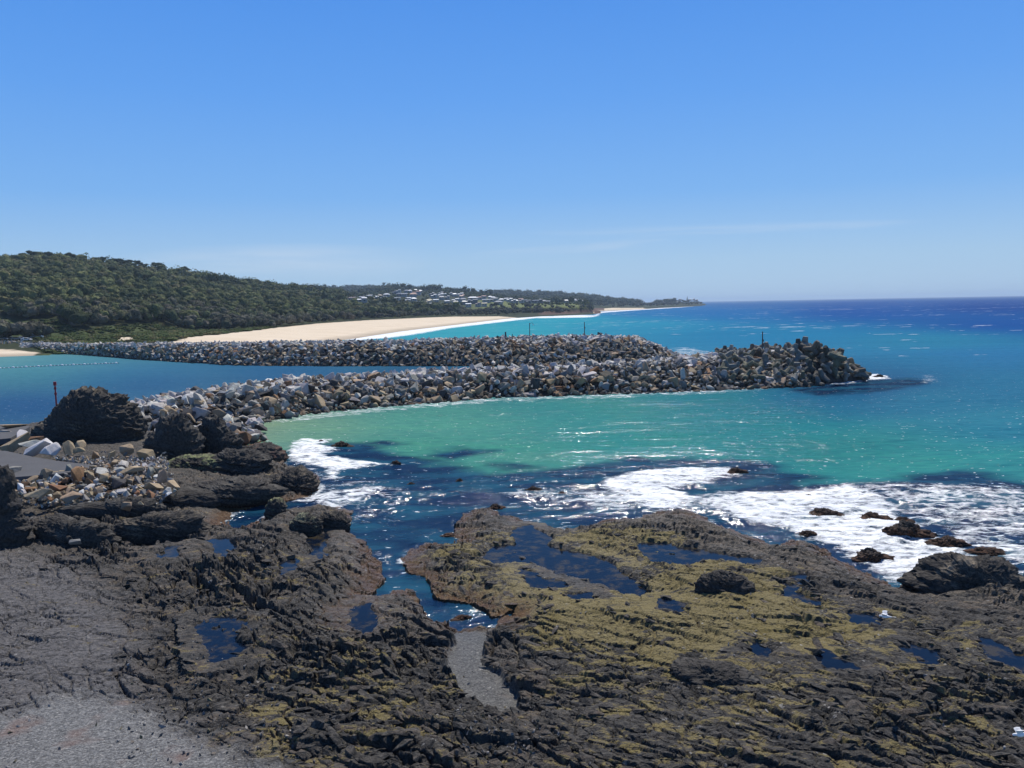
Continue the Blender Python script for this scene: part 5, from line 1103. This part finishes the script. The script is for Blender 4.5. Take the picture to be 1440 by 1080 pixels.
GC = [(0.052, 0.068, 0.036), (0.086, 0.103, 0.046), (0.13, 0.142, 0.056), (0.145, 0.135, 0.072)]
DC = [(0.075, 0.074, 0.062), (0.105, 0.098, 0.078), (0.085, 0.094, 0.062), (0.13, 0.115, 0.09)]
forest('forest', 8200, -160, 760, 425, 1000, 7.4, TN_, GC, 21, 'dense green forest covering the hillside above the beach', lambda X, Y, z, px, r: z > 4.5)
forest('forest', 5200, -160, 760, 1000, 1650, 10.5, TF_, GC, 22, 'green forest on the far back of the hill behind the beach', lambda X, Y, z, px, r: (z > 4.5) & ~((px > 485) & (r > 1120)))
forest('coastal_scrub', 4200, -160, 730, 400, 1280, 6.0, TN_, DC, 23, 'grey-brown coastal scrub along the foot of the hill', lambda X, Y, z, px, r: (z < 12) & (z > 2.2) & (r > np.interp(px, [0, 60, 61, 900], [440, 440, 300, 300])))
forest('coastal_scrub', 3600, -160, 440, 400, 660, 6.5, TN_, DC + GC[:2], 28, 'mixed scrub and small trees at the near foot of the hill', lambda X, Y, z, px, r: (z < 16) & (z > 2.2) & (r > np.interp(px, [0, 60, 61, 900], [440, 440, 300, 300])))
forest('forest', 5200, 330, 950, 1500, 3900, 14, TF_, [(0.060, 0.075, 0.050), (0.072, 0.088, 0.055), (0.085, 0.10, 0.06)], 24, 'dark wooded ridge behind the hillside town', lambda X, Y, z, px, r: (z > 6) & ((r > 2000) | (px > 780)))
forest('garden_trees', 1900, 430, 845, 1180, 2200, 6.5, TF_, GC[:3], 25, 'garden trees between the houses of the town', lambda X, Y, z, px, r: (z > 5) & ~((px > 670) & (px < 835) & (r < 1350) & (z > 9)))
forest('headland_scrub', 700, 640, 838, 1140, 1300, 6, TF_, DC, 26, 'dark scrub clothing the bank below the grassy headland', lambda X, Y, z, px, r: (z > 2.4) & (z < 10.5))
forest('headland_trees', 420, 838, 990, 2050, 3600, 9, TF_, DC[:3], 27, 'low trees along the distant shore and farthest headland', lambda X, Y, z, px, r: (z > 1.4))
# bright dune plants
r_ = np.random.default_rng(4)
def dune():
    n = 5200; x = r_.uniform(55, 400, n); r = r_.uniform(300, 640, n); th = np.arctan((x - CX) / F_PX); X = r * np.sin(th); Y = r * np.cos(th); z, ds, px, rr_ = land(X, Y); sa, gr = masks(X, Y, px); ok = (gr > 0.4) & (sa < 0.3) & (r > 10 + np.interp(px, [30, 130, 200, 330, 450], [362, 332, 297, 262, 257])); X, Y, z = X[ok], Y[ok], z[ok]
    b = Batch()
    for a, c, h in zip(X, Y, z):
        V, F = TF_[r_.integers(0, 6)]; q = r_.uniform(0.8, 2.4); k = r_.uniform(0.7, 1.3); col = (0.060 * k, 0.085 * k, 0.026 * k) if r_.random() < 0.75 else (0.12 * k, 0.11 * k, 0.05 * k)
        b.add((V, F), (a, c, h + 0.2), np.eye(3), (q * 1.3, q * 1.3, q * 0.7), col)
    tag(b.build('dune_plants', M_LEAF), 'bright green low dune plants behind the far breakwater', 'dune plants', None, 'stuff')
dune()

# individual trees on the skyline
def tree_obj(px, y_top, rng_, h, w, kind, label, seed, base=None, group=None):
    p = at_range(px, y_top, rng_); zt = p[2]; zb = land(p[:1], p[1:2])[0][0]; zb = min(zb, zt - h * 0.6); zb = max(zb, zt - h * 1.8) if base is None else zt - h
    H = zt - zb; t = empty('norfolk_pine' if kind == 'pine' else 'gum_tree', (p[0], p[1], zb)); tag(t, label, 'tree', group)
    bm = bmesh.new(); tube(bm, (0, 0, -1), (0.04 * H, 0, H * 0.9), 0.035 * H, 0.012 * H, 7)
    rr2 = random.Random(seed)
    if kind != 'pine':
        for k in range(5): a = rr2.uniform(0, 6.28); tube(bm, (0.02 * H, 0, H * 0.5), (w * 0.32 * math.cos(a), w * 0.32 * math.sin(a), H * rr2.uniform(0.68, 0.85)), 0.015 * H, 0.006 * H, 5)
    bm_obj('trunk', bm, M_BARK, t); b = Batch()
    if kind == 'pine':
        n = 14
        for k in range(n):
            f = k / n; rad = w * 0.5 * (1 - f) ** 0.8 + 0.03 * w; zz = H * (0.14 + 0.84 * f)
            for j in range(7 if f < 0.7 else 4):
                a = rr2.uniform(0, 6.28); q = rad * 0.55; V, F = TF_[rr2.randrange(6)]
                b.add((V, F), (math.cos(a) * q, math.sin(a) * q, zz), rot_m(0, 0, a), (rad * 0.62, rad * 0.3, H * 0.035), (0.028, 0.038, 0.024))
    else:
        for k in range(11):
            a = rr2.uniform(0, 6.28); q = rr2.uniform(0.05, 0.42) * w; V, F = TN_[rr2.randrange(7)]; s_ = rr2.uniform(0.16, 0.26) * w
            b.add((V, F), (math.cos(a) * q, math.sin(a) * q, H * rr2.uniform(0.74, 0.93)), rot_m(0, 0, a), (s_, s_, s_ * 0.75), (0.034, 0.048, 0.024))
    b.build('crown', M_LEAF, t)
SK = [(46, 354.5, 12, 'gum tree making the first bump on the left skyline'), (66, 355, 9, 'low gum on the skyline just right of the first bump'), (98, 357, 13, 'broad gum crown on the skyline above the hill shoulder'), (136, 362.5, 12, 'rounded gum on the skyline left of the flat-topped trees'), (163, 363.5, 11, 'left tree of the flat-topped group on the skyline'), (177, 365, 10, 'middle tree of the flat-topped group on the skyline'), (191, 366, 12, 'right tree of the flat-topped group on the skyline'), (201, 370, 8, 'small tree at the right foot of the flat-topped group'), (219, 369, 13, 'gum with a sharp left edge right of the skyline gap'), (262, 375.5, 11, 'gum crown partway down the descending skyline'), (323, 388.5, 8, 'small pointed gum low on the descending skyline'), (361, 394, 8, 'gum on the skyline where the hill ridge levels'), (380, 397, 9, 'dark gum on the skyline above the first far ridge'), (30, 357, 9, 'gum at the upper left of the skyline')]
for i, (px, y, w, lb) in enumerate(SK):
    rg_ = float(plin(LA, px)[1]); tree_obj(px, y, rg_, 11, w * 1.35, 'gum', lb, 50 + i, group='gum trees standing on the hill skyline')
NP = [(762, 418.5, 1400, 5.5, 'norfolk pine left of the headland pair, farther back'), (775.6, 417.5, 1300, 14, 'tallest norfolk pine on the grassy headland'), (782, 417.8, 1320, 10, 'norfolk pine just right of the tallest one'), (793, 417.8, 1400, 7, 'norfolk pine alone at the right of the headland'), (690, 421, 1420, 5, 'small dark pine among houses behind the grassy headland'),
      (864, 422.8, 2350, 6, 'first norfolk pine of the distant beach row'), (869.5, 423.2, 2350, 6, 'second norfolk pine of the distant beach row'), (873, 423.5, 2400, 5.5, 'third norfolk pine of the distant beach row'), (877, 423, 2400, 6, 'fourth norfolk pine of the distant beach row'), (889, 423.6, 2500, 5.5, 'first pine after the gap in the distant row'), (895.6, 423.4, 2500, 5.5, 'second pine after the gap in the distant row'), (901, 423.8, 2550, 5, 'third pine after the gap in the distant row'), (906, 423, 2550, 6, 'last pine of the distant beach row'),
      (934, 419.8, 3300, 4.2, 'dark pine on the left of the farthest headland'), (966.5, 416.2, 3300, 6, 'tall lone pine on the farthest headland'), (927, 421, 3200, 4, 'bushy pine at the left foot of the farthest headland')]
for i, (px, y, r, hp, lb) in enumerate(NP):
    h = hp / F_PX * r; tree_obj(px, y, r, h, h * 0.42, 'pine', lb, 90 + i, base=1, group='norfolk pines along the shore')

# ------------------------------------------------------------------ cars by the little beach, float line
M_PAINT = mat_objcol('car_paint', 0.3); M_TYRE = mat_plain('tyre_rubber', (0.02, 0.02, 0.02), 0.9)
def prism(bm, prof, y0, y1):
    a = [bm.verts.new((x, y0, z)) for x, z in prof]; b = [bm.verts.new((x, y1, z)) for x, z in prof]; n = len(prof)
    for i in range(n): bm.faces.new((a[i], a[(i + 1) % n], b[(i + 1) % n], b[i]))
    bm.faces.new(a[::-1]); bm.faces.new(b); bmesh.ops.recalc_face_normals(bm, faces=bm.faces[:])
def car(px, py, kind, col, label, rz, zz=3.5):
    p, _r = hit(px, py + 2.2, 330, 600, 300); p[2] += 0.05
    t = empty('parked_car' if kind != 'van' else 'camper_van', tuple(p), rz); tag(t, label, 'car' if kind != 'van' else 'van', 'vehicles parked by the little beach')
    bm = bmesh.new()
    if kind == 'van': prism(bm, [(-2.9, .35), (2.8, .35), (3.0, .9), (2.75, 1.35), (2.2, 2.1), (2.05, 2.75), (-2.85, 2.8)], -1.05, 1.05)
    else: prism(bm, [(-2.2, .3), (2.2, .3), (2.25, .75), (1.4, .95), (.75, 1.45), (-1.3, 1.5), (-2.0, 1.0), (-2.25, .9)], -.88, .88)
    bmesh.ops.bevel(bm, geom=bm.edges[:], offset=0.06, segments=1, affect='EDGES')
    o = bm_obj('body', bm, M_PAINT, t); o.color = (*col, 1)
    for sy in (-1, 1):
        bm = bmesh.new()
        if kind == 'van': prism(bm, [(-2.2, 1.5), (1.6, 1.5), (1.6, 2.15), (-2.2, 2.15)], sy * 1.04, sy * 1.07)
        else: prism(bm, [(-1.65, 1.0), (1.05, 1.0), (.6, 1.38), (-1.2, 1.4)], sy * .87, sy * .90)
        bm_obj('side_window', bm, M_GLASS, t)
        for x in (-1.4, 1.4):
            bm = bmesh.new(); tube(bm, (x, sy * 0.7, .33), (x, sy * .92, .33), .34); bm_obj('wheel', bm, M_TYRE, t)
    bm = bmesh.new(); prism(bm, [(2.3, 2.0), (2.75, 1.38), (2.80, 1.4), (2.36, 2.05)] if kind == 'van' else [(.80, 1.42), (1.38, .98), (1.44, 1.0), (.86, 1.46)], -.7, .7); bm_obj('windscreen', bm, M_GLASS, t)
car(4, 476, 'car', (0.6, 0.62, 0.65), 'white-roofed car at the left edge of the car park', 0.1)
car(14.5, 475.5, 'car', (0.03, 0.04, 0.07), 'dark blue car between two pale cars', 0.25)
car(23, 476, 'car', (0.62, 0.63, 0.70), 'white car in the middle of the car park', 0.5)
car(32, 475, 'car', (0.20, 0.23, 0.26), 'grey car left of the camper vans', 1.2)
car(41.5, 474.5, 'van', (0.72, 0.73, 0.74), 'white camper van with dark windows, left of the blue one', 0.15)
car(52, 474.5, 'van', (0.26, 0.38, 0.55), 'pale blue camper van nearest the dune plants', 0.1)
car(37.5, 477.3, 'car', (0.70, 0.68, 0.62), 'cream car parked in front of the white camper van', 0.05)
t = empty('kayak', tuple(hit(29, 482, 330, 500, 80)[0]), 0.4); tag(t, 'white kayak leaning upright on the rocks by the little beach', 'kayak'); t.rotation_euler = (0, 0.55, 0.2)
bm = bmesh.new(); rings = []
for k in range(9):
    f = k / 8; w_ = 0.42 * math.sin(math.pi * min(max(f, .04), .96)) ** 0.6; rings.append([bm.verts.new((w_ * math.cos(a * 0.785), w_ * 0.5 * math.sin(a * 0.785), f * 2.9)) for a in range(8)])
for a, b in zip(rings, rings[1:]):
    for i in range(8): bm.faces.new((a[i], a[(i + 1) % 8], b[(i + 1) % 8], b[i]))
bm.faces.new(rings[0][::-1]); bm.faces.new(rings[-1]); bm_obj('hull', bm, M_WHITE, t, True)
bm = bmesh.new(); bxb(bm, (0, -0.22, 1.45), (0.36, 0.06, 0.75)); bm_obj('cockpit', bm, M_GLASS, t)
bat = Batch(); rr = random.Random(8)
for k in range(240):
    px = rr.uniform(-40, 75); py = 480 + rr.uniform(-2, 4.5) + (max(px - 30, 0) * 0.10); d = hit(px, py, 330, 520, 60)[0]; s_ = rr.uniform(0.6, 1.5); bat.add(ALO[rr.randrange(14)], d, rot_m(rr.uniform(0, 6), rr.uniform(0, 6), rr.uniform(0, 6)), (s_ * 1.2, s_, s_ * 0.8), jcol(rr.choice(['pale grey', 'grey', 'tan']), rr))
tag(bat.build('sea_wall_stones', M_BATTR), 'low heap of grey stones between the car park and little beach', 'stones', None, 'stuff')
A_ = G(-60, 521.5, 0); B_ = G(168, 511, 0); t = empty('float_line', tuple((A_ + B_) / 2)); tag(t, 'rope of small pale floats strung across the channel', 'float line')
mid = (A_ + B_) / 2; bm = bmesh.new(); pts = [A_ + (B_ - A_) * k / 40 - mid + np.array([0, 2.5 * math.sin(math.pi * k / 40), 0.12]) for k in range(41)]
for a, b in zip(pts, pts[1:]): tube(bm, tuple(a), tuple(b), 0.07, 0.07, 5)
bm_obj('rope', bm, M_POLE, t); me = None
for k in range(1, 40):
    if me is None:
        bm = bmesh.new(); bmesh.ops.create_icosphere(bm, subdivisions=2, radius=0.32); [setattr(v.co, 'x', v.co.x * 1.5) for v in bm.verts]
        me = bpy.data.meshes.new('float'); bm.to_mesh(me); bm.free(); me.materials.append(M_WHITE)
    o = bpy.data.objects.new('float', me); link(o, t); o.location = tuple(pts[k]); s_ = 0.55 if k % 3 else 1.0; o.scale = (s_,) * 3

# ------------------------------------------------------------------ air
hm = bpy.data.materials.new('haze'); hm.use_nodes = True; ht = hm.node_tree; ht.nodes.clear(); ho = ht.nodes.new('ShaderNodeOutputMaterial'); pv = ht.nodes.new('ShaderNodeVolumePrincipled')
pv.inputs['Color'].default_value = (0.62, 0.80, 1.0, 1); pv.inputs['Density'].default_value = 0.00008; pv.inputs['Anisotropy'].default_value = 0.2; ht.links.new(pv.outputs[0], ho.inputs['Volume'])
bm = bmesh.new(); bxb(bm, (0, 15000, 60), (80000, 60000, 130)); o = bm_obj('haze', bm, hm); tag(o, 'pale blue sea haze lying over the far coast', 'haze', None, 'stuff')
